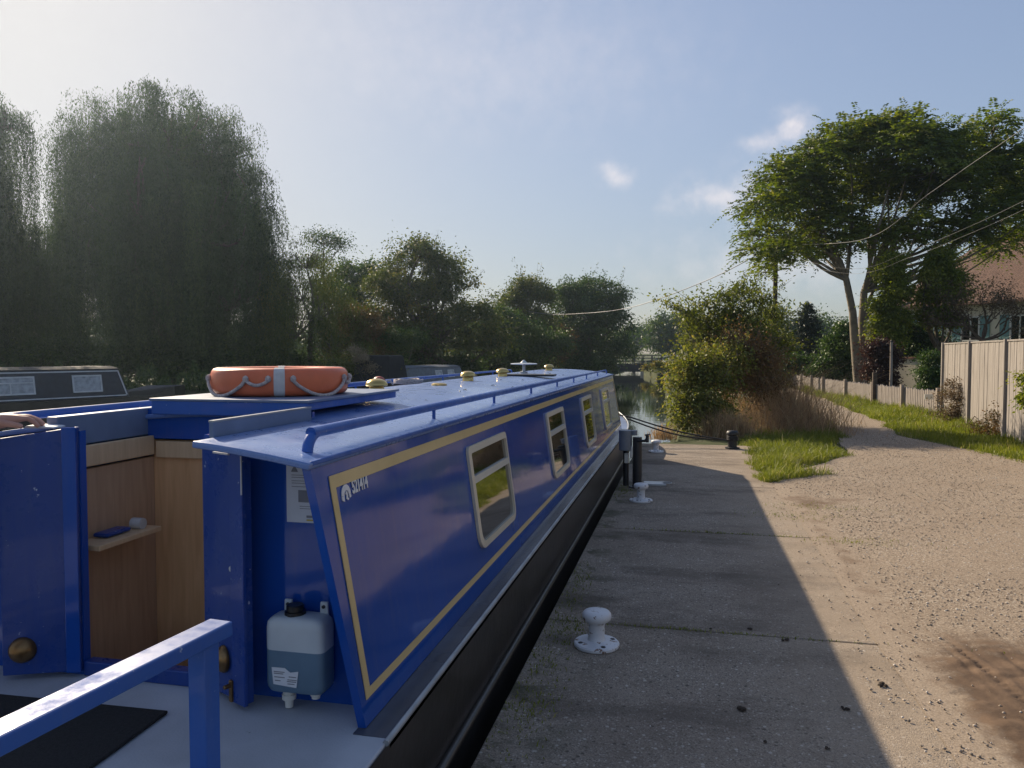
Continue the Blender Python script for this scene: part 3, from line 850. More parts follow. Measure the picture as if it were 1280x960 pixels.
def tree(name, label, cat, base, lobes, leaf, mat, n_clumps=260, per=90, clump_r=0.45, trunk_r=0.16, bark='bark', group=None, seed=1,
         droop=0.3, aspect=0.5, fork=0.4, inner=0.4, tshift=0.0, twigs=0.5, leaf_var=0.4, clump_f=(.55, 2.1), stems=1, sd=.50, sprigs=0):
    r = np.random.default_rng(seed)
    base = Vector(base)
    n_clumps = int(n_clumps * clump_f[0]); per = int(per * clump_f[1])
    lob = []
    for (c, rad) in lobes:
        lob.append((tuple(c), rad if hasattr(rad, '__len__') else (rad, rad, rad * 0.85)))
    t = thing(name, base, label, cat, group)
    mb = MB()
    zs = [c[2] for c, _ in lob]
    zmin = min(c[2] - rd[2] for c, rd in lob)
    mid = Vector(np.mean([c for c, _ in lob], axis=0))
    for s_ in range(stems):
        bx = base + (Vector((r.uniform(-.35, .35), r.uniform(-.35, .35), 0)) if stems > 1 else Vector((0, 0, 0)))
        fk = bx.lerp(Vector((mid.x, mid.y, mid.z)), 0.5)
        fk.z = base.z + max(0.25, (mid.z - base.z) * fork * (1 if stems == 1 else r.uniform(.5, 1.2)))
        limb(mb, bx - Vector((0, 0, .1)), fk, trunk_r, trunk_r * .75, r, 0.05, 8, 9)
        mine = [k for k in range(len(lob)) if k % stems == s_]
        for k in mine:
            c, rd = lob[k]
            limb(mb, fk, c, trunk_r * (.5 if len(mine) > 2 else .65), trunk_r * .16, r, 0.10, 8, 6)
    cl, ids = clumps_in(lob, n_clumps, r, inner)
    for p, k in zip(cl, ids):
        if r.random() < twigs:
            c = Vector(lob[k][0])
            limb(mb, c.lerp(Vector(p), 0.1 * r.random()), p, trunk_r * .11 + .004, trunk_r * .03 + .002, r, 0.10, 4, 4)
    m = len(cl)
    cnt = r.poisson(per, m)
    idx = np.repeat(np.arange(m), cnt)
    n = len(idx)
    sc = clump_r * (0.55 + 0.9 * r.random(m))
    off = r.standard_normal((n, 3)) * np.array([1, 1, 0.8])
    c = cl[idx] + off * sc[idx][:, None] * sd
    c[:, 2] = np.maximum(c[:, 2], base.z + 0.03)
    ax = off * 0.6 + unit(n, r) + np.array([0, 0, -droop * 2])
    size = leaf * (1 + leaf_var * (r.random(n) - .5) * 2)
    ctint = r.normal(0, 0.16, m)[idx]
    tint = np.clip(0.45 + tshift + ctint + r.normal(0, 0.14, n), 0, 1)
    if sprigs:                                 # long young shoots standing out of the crown
        mid_np = np.array(mid)
        Cx, Ax, Sx, Tx = [c], [ax], [size], [tint]
        for k in r.integers(0, m, sprigs):
            d = cl[k] - mid_np; d = d / (np.linalg.norm(d) + 1e-6) + r.normal(0, .4, 3) + np.array([0, 0, .5]); d /= np.linalg.norm(d)
            L = clump_r * r.uniform(1.6, 3.4)
            e = cl[k] + d * L + np.array([0, 0, -.12 * L])
            limb(mb, cl[k], e, .008 + .01 * clump_r, .003, r, .08, 4, 4)
            q = int(10 + 14 * r.random())
            f_ = r.uniform(.25, 1.05, q)[:, None]
            Cx.append(cl[k] + (e - cl[k]) * f_ + r.normal(0, leaf * .55, (q, 3))); Ax.append(d + unit(q, r) * .9); Sx.append(leaf * r.uniform(.6, 1.2, q)); Tx.append(np.clip(.5 + tshift + r.normal(0, .2, q), 0, 1))
        c, ax, size, tint = np.concatenate(Cx), np.concatenate(Ax), np.concatenate(Sx), np.concatenate(Tx)
    mb.build('trunk', M[bark], t, smooth=60, recalc=False)
    place('crown', leaf_mesh('crown', c, ax, size, aspect, mat, tint, r), t)
    return t


def willow(name, label, base, lobes, n_str, seed, mat, trunk_r=0.5, leaf=0.14, group=None):
    """weeping willow: strands hung from the rounded top of each lobe"""
    r = np.random.default_rng(seed)
    base = Vector(base)
    t = thing(name, base, label, 'tree', group)
    mb = MB()
    fk = base + Vector((0, 0, 3.2))
    limb(mb, base - Vector((0, 0, .1)), fk, trunk_r, trunk_r * .8, r, .04, 8, 10)
    Cs, As, Ts = [], [], []
    tot = sum(l[1] ** 1.5 for l in lobes)
    for (c, rad, zs, low, dens) in lobes:    # centre, horizontal radius, vertical radius, how low strands reach, density
        c = Vector(c)
        limb(mb, fk, c, trunk_r * .55, trunk_r * .2, r, .1, 8, 7)
        m = int(n_str * dens * 1.25 * rad ** 1.5 / tot)
        for k in range(14):
            d = unit(1, r)[0]; d[2] = abs(d[2])
            limb(mb, c, c + Vector((d[0] * rad * .9, d[1] * rad * .9, d[2] * zs * .9)), trunk_r * .18, .02, r, .12, 5, 5)
        gd, gp, gb = None, None, None
        for k in range(m):
            if k % 24 == 0:                                      # strands hang in bunches from one branch tip
                gd = unit(1, r)[0]; gd[2] = abs(gd[2]) if r.random() < .86 else -abs(gd[2]) * .4
                wisp = gd[2] > .1 and r.random() < .12             # a few bunches stand out of the crown
                gp = np.array(c) + gd * (r.uniform(1.05, 1.28) if wisp else 0.66 + 0.40 * r.random()) * np.array([rad, rad, zs])
                gb = low + r.random() ** 2.0 * (gp[2] - low) * .75
                gt = r.normal(0, .15)
            if wisp and k % 24 > 6: continue
            d = gd
            p = gp + r.normal(0, .24, 3) * np.array([1, 1, .8])
            bottom = gb + r.uniform(-.2, .9) if not wisp else p[2] - r.uniform(.8, 2.6)
            L = max(0.6, min(p[2] - bottom, 8.5))
            nl = int(L / 0.115)
            s = np.arange(nl) * 0.115
            out = np.array([d[0], d[1], 0.0]); out /= np.linalg.norm(out) + 1e-6
            rise = 0.25 + .5 * r.random()                       # each strand arches out before it hangs
            hx = 0.55 * (1 - np.exp(-s / .5)) * (.5 + r.random())
            z = p[2] + rise * np.sin(np.minimum(s / 0.9, 1) * math.pi * .5) * .6 - np.maximum(0, s - .35)
            sway = .05 * np.sin(s * 2 + r.random() * 6)
            pts = np.stack([p[0] + out[0] * hx + sway, p[1] + out[1] * hx + sway, z], -1) + r.normal(0, .035, (nl, 3))
            Cs.append(pts)
            As.append(np.array([0, 0, -1.0]) + r.normal(0, .45, (nl, 3)))
            Ts.append(np.clip(.45 + gt + r.normal(0, .07) + r.normal(0, .1, nl), 0, 1))
    mb.build('trunk', M['bark'], t, smooth=60, recalc=False)
    c = np.concatenate(Cs); ax = np.concatenate(As); tt = np.concatenate(Ts)
    sz = leaf * r.uniform(.65, 1.3, len(c))
    place('crown', leaf_mesh('crown', c, ax, sz, 0.26, mat, tt, r), t)
    return t


def PB(px, py, r_px, dep, dd=0.0, squash=0.85):
    """a crown lobe as seen in the photo: centre, and radius in metres at that distance"""
    r = r_px * dep / F
    return (P(px, py, dep + dd), (r, r, r * squash))


FG = {
    'willow': foliage('willow_leaves', ((0.022, 0.042, 0.015), (0.042, 0.072, 0.022), (0.068, 0.105, 0.030), (0.11, 0.15, 0.042)), 0.28),
    'dark': foliage('dark_green_leaves', ((0.022, 0.044, 0.013), (0.042, 0.080, 0.018), (0.074, 0.118, 0.024), (0.125, 0.165, 0.034)), 0.3),
    'olive': foliage('olive_autumn_leaves', ((0.036, 0.056, 0.014), (0.075, 0.102, 0.020), (0.135, 0.148, 0.030), (0.25, 0.185, 0.045)), 0.35),
    'robinia': foliage('feathery_green_leaves', ((0.050, 0.078, 0.014), (0.098, 0.135, 0.020), (0.165, 0.195, 0.030), (0.26, 0.235, 0.05)), 0.46),
    'red': foliage('reddish_autumn_leaves', ((0.047, 0.043, 0.016), (0.101, 0.074, 0.027), (0.176, 0.095, 0.035), (0.243, 0.135, 0.047)), 0.3),
    'bush': foliage('waterside_bush_leaves', ((0.060, 0.074, 0.018), (0.118, 0.142, 0.027), (0.215, 0.222, 0.046), (0.31, 0.22, 0.08)), 0.45),
    'bramble': foliage('russet_bramble_leaves', ((0.085, 0.075, 0.03), (0.16, 0.105, 0.045), (0.22, 0.12, 0.055), (0.24, 0.19, 0.06)), 0.4),
    'conifer': foliage('blue_green_needles', ((0.018, 0.033, 0.021), (0.033, 0.054, 0.033), (0.051, 0.075, 0.045), (0.075, 0.098, 0.054)), 0.12),
    'laurel': foliage('glossy_laurel_leaves', ((0.022, 0.045, 0.011), (0.042, 0.084, 0.017), (0.077, 0.126, 0.025), (0.126, 0.175, 0.042)), 0.25, rough=0.5),
    'ivy': foliage('ivy_leaves', ((0.06, 0.09, 0.014), (0.125, 0.16, 0.022), (0.21, 0.24, 0.035), (0.32, 0.31, 0.06)), 0.48),
    'purple': foliage('purple_leaves', ((0.025, 0.014, 0.014), (0.049, 0.024, 0.021), (0.077, 0.038, 0.028), (0.112, 0.070, 0.031)), 0.3),
    'dry': foliage('dry_brown_leaves', ((0.060, 0.043, 0.026), (0.120, 0.084, 0.048), (0.192, 0.132, 0.074), (0.156, 0.144, 0.048)), 0.3),
    'pale': foliage('pale_seed_plumes', ((0.220, 0.170, 0.110), (0.330, 0.260, 0.170), (0.420, 0.340, 0.240)), 0.3),
}

# --- the left bank
D = 38
wl_lobes = [(P(140, 225, D), 1.9, 2.8, 0.3, 1.0), (P(150, 190, D + 1), 2.6, 3.0, 0.3, 1.0), (P(215, 195, D), 3.0, 3.0, 0.3, 1.1), (P(262, 210, D + 1), 2.4, 2.8, 0.3, 1.0),
            (P(295, 265, D), 2.2, 2.6, 0.3, 1.0), (P(180, 270, D - 2), 3.0, 3.0, 0.3, 1.2), (P(250, 300, D - 2), 2.9, 3.0, 0.3, 1.2), (P(118, 335, D - 1), 2.3, 3.0, 0.3, 1.2),
            (P(325, 345, D), 1.4, 2.4, 0.3, .8), (P(200, 370, D - 2), 3.0, 3.0, 0.2, 1.2), (P(290, 385, D - 1.5), 2.4, 2.6, 0.2, 1.1)]
willow('willow_tree', 'huge round topped weeping willow across the water, dark against the sky', G(210, D), wl_lobes, 9500, 31, FG['willow'])
D = 36
wl_lobes = [(P(-48, 165, D), 1.6, 1.4, 1.0, .6), (P(-30, 250, D), 1.4, 2.0, 1.0, .8), (P(-90, 230, D), 2.8, 3.0, .4, 1.), (P(15, 345, D + 1), 2.0, 2.4, .3, 1.3),
            (P(-40, 330, D), 2.8, 3.0, .3, 1.2), (P(50, 395, D + 2), 1.9, 2.2, .3, 1.3), (P(2, 158, D), .9, 1.0, 4.5, 1.2)]
willow('willow_tree', 'thinner weeping willow at the left edge of the photo with loose hanging strands', G(-40, D), wl_lobes, 5200, 32, FG['willow'])

GL = 'trees along the far bank'
D = 44
tree('birch_tree', 'wispy thin crowned tree rising beside the big willow', 'tree', G(405, D), [PB(405, 305, 24, D), PB(395, 330, 22, D), PB(425, 310, 14, D), PB(410, 365, 28, D)], .11, FG['dark'], 150, 40, .5, .13, group=GL, seed=41, inner=.2, clump_f=(1, 1), sd=.6)
D = 50
tree('bank_tree', 'dark rounded tree behind the wispy tree on the far bank', 'tree', G(445, D), [PB(445, 350, 32, D), PB(420, 375, 30, D), PB(465, 370, 34, D), PB(440, 410, 44, D)], .17, FG['dark'], 240, 80, .7, .3, group=GL, seed=42)
D = 44
tree('bank_tree', 'broad tall tree with yellowing top on the far bank above the canvas covered boat', 'tree', G(535, D),
     [PB(520, 328, 34, D), PB(548, 335, 28, D), PB(490, 360, 36, D), PB(560, 365, 36, D), PB(520, 380, 48, D), PB(590, 400, 36, D), PB(480, 410, 40, D), PB(550, 425, 52, D), PB(610, 435, 32, D), PB(500, 445, 46, D)],
     .15, FG['olive'], 620, 85, .62, .4, group=GL, seed=43, sprigs=50, tshift=-.05)
D = 36
tree('bank_shrub', 'russet tinged shrub under the broad tall tree', 'shrub', G(450, D), [PB(445, 405, 26, D), PB(465, 425, 26, D), PB(435, 435, 26, D), PB(470, 455, 24, D)], .10, FG['red'], 170, 80, .4, .08, seed=44, sprigs=40, group='shrubs on the far bank', fork=.3)
willow('willow_tree', 'small sunlit willow hanging against the right side of the huge willow', G(390, D), [(P(383, 335, D), .9, 1.0, .3, 1.0), (P(378, 375, D), 1.2, 1.1, .2, 1.0), (P(400, 400, D - 1), 1.3, 1.2, .2, 1.0), (P(372, 420, D - 1), 1.3, 1.2, .1, 1.0), (P(420, 440, D - 1), 1.2, 1.0, .1, 1.0)], 1300, 45, FG['olive'], trunk_r=.14, leaf=.12)
D = 36
D = 33
tree('bank_shrub', 'sunlit low shrub at the water behind the lifebuoy', 'shrub', G(440, D), [PB(420, 470, 22, D), PB(450, 465, 20, D), PB(475, 470, 16, D)], .10, FG['bush'], 120, 70, .35, .05, seed=46, sprigs=40, group='shrubs on the far bank', fork=.3, tshift=-.1)
tree('plume_grass', 'pale seed plumes of tall grass behind the lifebuoy', 'grass plumes', G(458, D - 1), [PB(452, 452, 11, D - 1), PB(466, 462, 9, D - 1), PB(445, 440, 7, D - 1)], .09, FG['pale'], 60, 36, .22, .02, seed=47, fork=.3, droop=-.4, aspect=.25)
tree('bank_shrub', 'dark ivy covered shrub beside the canvas covered boat', 'shrub', G(490, D + 3), [PB(492, 430, 18, D + 3), PB(488, 460, 20, D + 3), PB(515, 425, 16, D + 3)], .11, FG['dark'], 110, 80, .35, .08, seed=48, group='shrubs on the far bank', fork=.3, tshift=.1)
D = 56
tree('bank_tree', 'narrow olive tree between the broad tree and the dark tree by the bridge', 'tree', G(660, D), [PB(662, 368, 24, D), PB(645, 385, 22, D), PB(680, 375, 18, D), PB(660, 410, 34, D), PB(665, 440, 34, D)], .17, FG['olive'], 300, 80, .65, .3, group=GL, seed=49, sprigs=30, tshift=-.05)
D = 50
tree('bank_shrub', 'low hedge like dark shrub along the far bank under the narrow olive tree', 'shrub', G(625, D), [PB(600, 425, 30, D), PB(630, 412, 30, D), PB(660, 430, 30, D), PB(690, 435, 26, D), PB(620, 450, 28, D), PB(660, 455, 26, D)], .15, FG['dark'], 300, 80, .6, .15, seed=50, group='shrubs on the far bank', fork=.3, tshift=.08)
D = 62
tree('bank_tree', 'dark round crowned tree overhanging the water by the low bridge', 'tree', G(735, D),
     [PB(730, 368, 30, D), PB(755, 378, 28, D), PB(708, 380, 26, D), PB(735, 400, 44, D), PB(768, 410, 26, D), PB(700, 420, 34, D), PB(740, 435, 44, D), PB(770, 442, 22, D), PB(705, 450, 30, D)],
     .18, FG['dark'], 520, 85, .72, .4, group=GL, seed=51, sprigs=40, tshift=.02)
tree('bank_shrub', 'reddish shrub under the dark round crowned tree', 'shrub', G(690, 57), [PB(680, 415, 18, 57), PB(700, 425, 18, 57), PB(690, 445, 22, 57)], .16, FG['red'], 130, 70, .5, .1, seed=52, group='shrubs on the far bank', fork=.3)
D = 34
tree('bank_shrub', 'dark undergrowth beneath the big willow behind the black boat', 'shrub', G(120, D), [PB(k, 462 + 8 * math.sin(k), 36, D + 1.5) for k in range(-80, 400, 40)], .15, FG['dark'], 420, 70, .6, .1, seed=53, group='shrubs on the far bank', fork=.3, clump_f=(1.2, 1.4))
for k, (px, dep, lab) in enumerate(((345, 40, 'dense undergrowth at the foot of the big willow on its right'), (430, 41, 'undergrowth along the bank behind the lifebuoy'), (520, 44, 'undergrowth under the broad tall tree'), (600, 52, 'undergrowth at the foot of the low hedge'), (690, 60, 'undergrowth under the dark round crowned tree'))):
    tree('bank_undergrowth', lab, 'undergrowth', G(px, dep), [PB(px + q * 16, 462 + (abs(q) % 2) * 8, 24, dep, (q % 3) * .8) for q in range(-4, 5)], .15, FG['dark'], 260, 80, .55, .06, seed=130 + k, group='undergrowth on the far bank', fork=.3, clump_f=(1.2, 1.3))
tree('bank_undergrowth', 'undergrowth at the foot of the left willow', 'undergrowth', G(0, 38), [PB(q * 22, 462 + (q % 2) * 8, 30, 40) for q in range(-5, 6)], .15, FG['dark'], 300, 80, .6, .06, seed=136, group='undergrowth on the far bank', fork=.3, clump_f=(1.4, 1.3))
D = 150
tree('distant_tree', 'hazy far tree seen over the bridge on the left', 'tree', G(792, D), [PB(788, 425, 15, D), PB(800, 420, 13, D), PB(780, 432, 14, D), PB(808, 432, 12, D)], .45, FG['dark'], 110, 60, 1.5, .4, group='distant trees', seed=54)
D = 105
tree('distant_tree', 'hazy far tree on the right bank beyond the bridge', 'tree', G(840, D), [PB(830, 415, 22, D), PB(850, 408, 22, D), PB(845, 432, 28, D), PB(822, 436, 16, D), PB(872, 425, 24, D)], .34, FG['dark'], 200, 70, 1.2, .4, group='distant trees', seed=55, tshift=.1)
D = 120
for k, (px, py, rp) in enumerate(((900, 425, 34), (960, 418, 36), (1020, 424, 34))):
    tree('distant_tree', ('far tree behind the waterside bush', 'far tree behind the wooden pole', 'far tree behind the dark conifer')[k], 'tree', G(px, D), [PB(px, py, rp, D), PB(px - 20, py + 10, rp * .7, D), PB(px + 22, py + 8, rp * .7, D)], .4, FG['dark'], 130, 60, 1.6, .4, group='distant trees', seed=56 + k)

r_ = np.random.default_rng(140)            # the far wood behind the bank trees reads as one mass
n_ = 26000
u_ = r_.random(n_)
wx, wy = -95 + 85 * u_ + r_.normal(0, 2.5, n_), 62 + 34 * u_ + r_.normal(0, 2.5, n_)
top = 4.2 + .9 * np.sin(u_ * 40) + .6 * np.sin(u_ * 93 + 1)
wz = top * r_.random(n_) ** .7
me = leaf_mesh('far_wood', np.stack([wx, wy, wz], -1), unit(n_, r_), r_.uniform(.4, .8, n_), .6, FG['dark'], np.clip(r_.normal(.45, .18, n_), 0, 1), r_)
tag(place('far_wood', me), 'dark band of far woodland showing behind the trees of the far bank', 'wood', kind='stuff')

n_ = 9000
q_ = r_.uniform(-120, 440, n_); dd_ = r_.uniform(30, 35, n_)
wp = np.array([tuple(G(a_, b_)) for a_, b_ in zip(q_, dd_)])
hh_ = (.75 + .35 * np.sin(q_ * .11) + .2 * np.sin(q_ * .37)) * r_.random(n_) ** .8
me = leaf_mesh('bank_weeds', wp + np.stack([0 * hh_, 0 * hh_, hh_], -1), unit(n_, r_) + np.array([0, 0, .8]), r_.uniform(.12, .26, n_), .4, FG['dark'], np.clip(r_.normal(.5, .18, n_), 0, 1), r_)
tag(place('bank_weeds', me), 'dark low weeds covering the far bank under the willows', 'weeds', kind='stuff')

# --- the right bank: the waterside bush
GB = 'plants of the waterside thicket'
tree('leafy_shrub', 'tallest leafy shrub of the waterside thicket with twigs reaching left', 'shrub', G(920, 17.6),
     [PB(905, 375, 14, 17.6), PB(930, 366, 14, 17.9), PB(950, 378, 16, 17.3), PB(885, 384, 13, 17.4), PB(915, 398, 18, 17.4), PB(862, 392, 11, 17.2), PB(845, 384, 6, 17.2), PB(833, 378, 4, 17.2), PB(870, 405, 14, 17.8), PB(965, 398, 16, 18), PB(920, 425, 42, 17.6), PB(960, 435, 30, 18), PB(885, 425, 28, 17.4), PB(930, 470, 40, 17.6)],
     .075, FG['bush'], 480, 62, .24, .045, seed=61, sprigs=110, group=GB, fork=.25, stems=6, twigs=1, clump_f=(1.3, .52), sd=.66, inner=.3, tshift=-.12)
tree('leafy_shrub', 'yellow green bush overhanging the water at the end of the quay', 'shrub', G(868, 15.6),
     [PB(868, 462, 26, 15.6), PB(852, 482, 16, 15.4), PB(885, 480, 30, 15.6), PB(868, 510, 26, 15.3), PB(890, 520, 26, 15.3), PB(850, 512, 11, 15.2), PB(858, 530, 15, 15.0), PB(905, 455, 28, 15.9)],
     .065, FG['bush'], 430, 62, .21, .03, seed=62, sprigs=70, group=GB, fork=.25, stems=6, twigs=1, clump_f=(1.3, .52), sd=.66, inner=.3, tshift=.06)
tree('bramble_bush', 'russet bramble in the middle of the waterside thicket', 'bush', G(935, 16.4),
     [PB(925, 440, 28, 16.4), PB(950, 455, 28, 16.4), PB(915, 480, 26, 16.2), PB(955, 485, 30, 16.2)], .055, FG['bramble'], 300, 62, .21, .025, seed=63, sprigs=60, group=GB, fork=.25, stems=6, twigs=1, clump_f=(1.3, .52), sd=.66, inner=.2)


def dry_reeds(name, label, cx, cy, rx, ry, n, h0, h1, seed, lean=.5, mat='dry_grass', w=.008):
    r = np.random.default_rng(seed)
    x = cx + rx * r.standard_normal(n) * .55; y = cy + ry * r.standard_normal(n) * .55
    h = r.uniform(h0, h1, n) * np.clip(1.15 - .35 * np.hypot((x - cx) / rx, (y - cy) / ry), .3, 1)
    V, base = blades(x, y, np.full(n, -.03), h, np.full(n, w), lean, r)
    f3 = np.concatenate([base + np.array([0, 1, 2]), base + np.array([0, 2, 3]), base + np.array([3, 2, 4])], 1).reshape(-1, 3)
    me = np_mesh(name, V, f3, 3, [M[mat]], tint=np.repeat(np.clip(r.normal(.45, .22, n), 0, 1), 3))
    o = place(name, me)
    return tag(o, label, 'dry grass', kind='stuff')


c = G(965, 16.6)
dry_reeds('dry_reeds', 'tall dry brown reeds on the path side of the waterside thicket', c.x + .2, c.y, 1.0, 1.3, 2500, .4, 1.75, 71, 1.2)
c = G(985, 15.6)
dry_reeds('dry_reeds', 'shorter straw coloured grass spilling over the green tuft', c.x, c.y, .9, .8, 2200, .2, .8, 72, 1.4)
c = G(910, 14.7)
dry_reeds('dry_reeds', 'greyish dead stalks at the foot of the thicket near the black bollard', c.x, c.y, .45, .35, 1500, .25, .75, 73, .9)
c = G(820, 14.2)
dry_reeds('water_glitter_stalks', 'pale stalks added in place of sun glitter on the water by the quay corner', c.x + .12, c.y + .25, .22, .18, 260, .15, .42, 74, .9, w=.01)  # made-up stalks that imitate sun sparkle on the water

# --- the big feathery tree on the right
def feathery_tree():
    r = np.random.default_rng(81)
    D = 30.0
    base = G(1074, D)
    t = thing('feathery_tree', base, 'tall spreading tree with feathery leaves and pale forked trunk behind the picket fence', 'tree')
    px = [(985, 225, 34), (960, 262, 32), (950, 295, 22), (1010, 262, 42), (1035, 205, 40), (1060, 180, 34), (1100, 178, 40), (1140, 190, 42), (1130, 160, 22), (1165, 215, 38),
          (1075, 240, 48), (1125, 245, 44), (1045, 285, 34), (1005, 300, 24), (965, 325, 16), (958, 340, 10), (975, 310, 18), (1190, 240, 36), (1215, 195, 30), (1240, 165, 20), (1243, 143, 9), (1225, 228, 34), (1258, 205, 30),
          (1268, 250, 34), (1290, 225, 40), (1240, 275, 30), (1290, 285, 30), (1320, 250, 46), (1340, 200, 40), (1190, 290, 20), (1095, 295, 26), (1150, 285, 22), (1030, 316, 20), (1060, 308, 22), (1130, 298, 24), (1212, 298, 26), (1248, 312, 24), (985, 316, 20), (945, 318, 14), (1010, 232, 26), (1185, 180, 22)]
    lob = []
    for (x, y, rp) in px:
        dd = r.uniform(-2.2, 2.2)
        rr = rp * D / F
        lob.append((P(x, y, D + dd), (rr * .98, rr * .98, rr * .74)))
    mb = MB()
    s1 = [P(1077, 489, D), P(1079, 440, D), P(1078, 400, D), P(1080, 365, D), P(1088, 340, D)]
    s2 = [P(1074, 485, D), P(1068, 420, D - .3), P(1066, 390, D - .4), P(1058, 350, D - .5), P(1050, 325, D - .6)]
    mb.tube(s1, [.22, .175, .155, .135, .105], 10)
    mb.tube(s2, [.2, .16, .14, .12, .09], 9)
    for k, (c, rd) in enumerate(lob):
        st = s2[-1 - int(r.integers(0, 2))] if c.x < P(1060, 300, D).x else s1[-1 - int(r.integers(0, 3))]
        if c.x < P(1008, 300, D).x and c.z < P(1000, 296, D).z: st = lob[3][0]
        limb(mb, st, c, .075 if st is not lob[3][0] else .025, .016 if st is not lob[3][0] else .008, r, .07, 9, 6)
        for q in range(5):
            d = unit(1, r)[0]
            limb(mb, c, c + Vector((d[0] * rd[0], d[1] * rd[1], d[2] * rd[2])), .022, .006, r, .1, 4, 4)
    mb.build('trunk', M['bark_pale'], t, smooth=60, recalc=False)
    # fronds: paired leaflets along a drooping rachis
    C, A, T, S = [], [], [], []
    tot = sum(l[1][0] ** 2 for l in lob)
    for (c, rd) in lob:
        m = int(7400 * rd[0] ** 2 / tot)
        d = unit(m, r)
        d[:, 2] = np.where(d[:, 2] < -.35, -d[:, 2], d[:, 2])
        p = np.array(c) + d * np.array(rd) * (0.35 + 0.7 * r.random((m, 1)) ** .6) * np.where(r.random((m, 1)) > .86, r.uniform(1.1, 1.4, (m, 1)), 1.0)
        ax = d * np.array([1, 1, .35]) + r.normal(0, .45, (m, 3)); ax[:, 2] += .1
        ax /= np.linalg.norm(ax, axis=1, keepdims=True)
        side = np.cross(ax, np.array([0, 0, 1.0])); side /= np.linalg.norm(side, axis=1, keepdims=True) + 1e-6
        L = r.uniform(.5, .95, m)
        tn = np.clip(.42 + r.normal(0, .16, m), 0, 1)
        for k in range(8):
            f_ = (k + 1) / 8
            q = p + ax * (L * f_)[:, None] + np.array([0, 0, -1.0]) * (L * .35 * f_ ** 2)[:, None]
            for sg in (-1, 1):
                ld_ = side * sg + ax * .45 + np.array([0, 0, -.35]) + r.normal(0, .12, (m, 3))
                ln = .20 * (1.1 - .45 * f_) * r.uniform(.8, 1.2, m)
                C.append(q + ld_ * (ln / 2)[:, None]); A.append(ld_); S.append(ln); T.append(np.clip(tn + r.normal(0, .06, m), 0, 1))
    place('crown', leaf_mesh('crown', np.concatenate(C), np.concatenate(A), np.concatenate(S), .38, FG['robinia'], np.concatenate(T), r), t)


feathery_tree()

# --- hedges, conifer and ivy columns behind the picket fence
GR = 'garden plants behind the picket fence'


def conifer(name, label, base, h, rad, seed):
    r = np.random.default_rng(seed)
    base = Vector(base)
    t = thing(name, base, label, 'tree', GR)
    mb = MB()
    mb.tube([base, base + Vector((0, 0, h * .97))], [.14, .02], 7)
    C, A = [], []
    for k in range(34):
        f_ = k / 33
        z = .4 + f_ * (h - .4)
        L = rad * (1 - f_) ** .8 * r.uniform(.75, 1.2) + .12
        m = 8 if f_ < .8 else 5
        for q in range(m):
            a = r.uniform(0, 6.28)
            e = base + Vector((math.cos(a) * L, math.sin(a) * L, z - L * .18))
            s = base + Vector((0, 0, z))
            mb.tube([s, e], [.02, .005], 4)
            n = int(60 * L / rad + 14)
            u = r.random(n) ** .7
            p = np.array(s) + (np.array(e) - np.array(s)) * u[:, None] + r.normal(0, .1, (n, 3)) * np.array([1, 1, .5])
            C.append(p); A.append(np.array([math.cos(a), math.sin(a), -.3]) + r.normal(0, .6, (n, 3)))
    mb.build('trunk', M['bark'], t, recalc=False)
    c = np.concatenate(C)
    place('crown', leaf_mesh('crown', c, np.concatenate(A), r.uniform(.12, .24, len(c)), .3, FG['conifer'], np.clip(r.normal(.45, .2, len(c)), 0, 1), r), t)


conifer('conifer_tree', 'dark blue green conifer with pointed top behind the picket fence', G(1008, 38), 4.0, 1.7, 91)
conifer('conifer_tree', 'lower dark conifer left of the pointed one, half behind the thicket', G(985, 40), 2.9, 1.6, 92)
D = 34
tree('laurel_hedge', 'glossy green laurel bush left of the pale forked trunk', 'hedge', G(1050, D), [PB(1055, 420, 18, D), PB(1045, 440, 22, D), PB(1060, 460, 20, D), PB(1035, 465, 20, D), PB(1050, 480, 16, D)], .12, FG['laurel'], 240, 70, .36, .06, group=GR, seed=93, fork=.3)
tree('laurel_hedge', 'dark low hedge behind the far end of the picket fence', 'hedge', G(1000, 36), [PB(985, 460, 20, 36), PB(1005, 465, 22, 36), PB(1025, 465, 18, 36), PB(965, 465, 18, 36)], .12, FG['dark'], 220, 70, .4, .06, group=GR, seed=94, fork=.3)
D = 27
tree('ivy_column', 'round topped ivy covered column just right of the forked trunk', 'ivy', G(1112, D), [PB(1118, 330, 12, D), PB(1113, 348, 15, D), PB(1120, 370, 16, D), PB(1106, 385, 12, D), PB(1110, 405, 16, D), PB(1122, 400, 12, D), PB(1110, 425, 14, D)], .10, FG['ivy'], 330, 70, .3, .08, group=GR, seed=95, sprigs=30, fork=.4)
tree('ivy_column', 'larger ivy covered tree between the forked trunk and the house', 'ivy', G(1172, D), [PB(1176, 328, 15, D), PB(1168, 348, 14, D), PB(1188, 350, 15, D), PB(1170, 374, 18, D), PB(1190, 370, 13, D), PB(1166, 398, 15, D), PB(1180, 402, 13, D)], .10, FG['ivy'], 340, 70, .3, .1, group=GR, seed=96, sprigs=30, fork=.45)
tree('dark_shrub', 'deep green shrub filling the gap under the ivy columns', 'shrub', G(1140, D + 3), [PB(1140, 420, 18, D + 3), PB(1150, 440, 20, D + 3), PB(1130, 445, 18, D + 3), PB(1165, 435, 18, D + 3)], .11, FG['dark'], 220, 70, .36, .06, group=GR, seed=97, fork=.3, tshift=-.15)
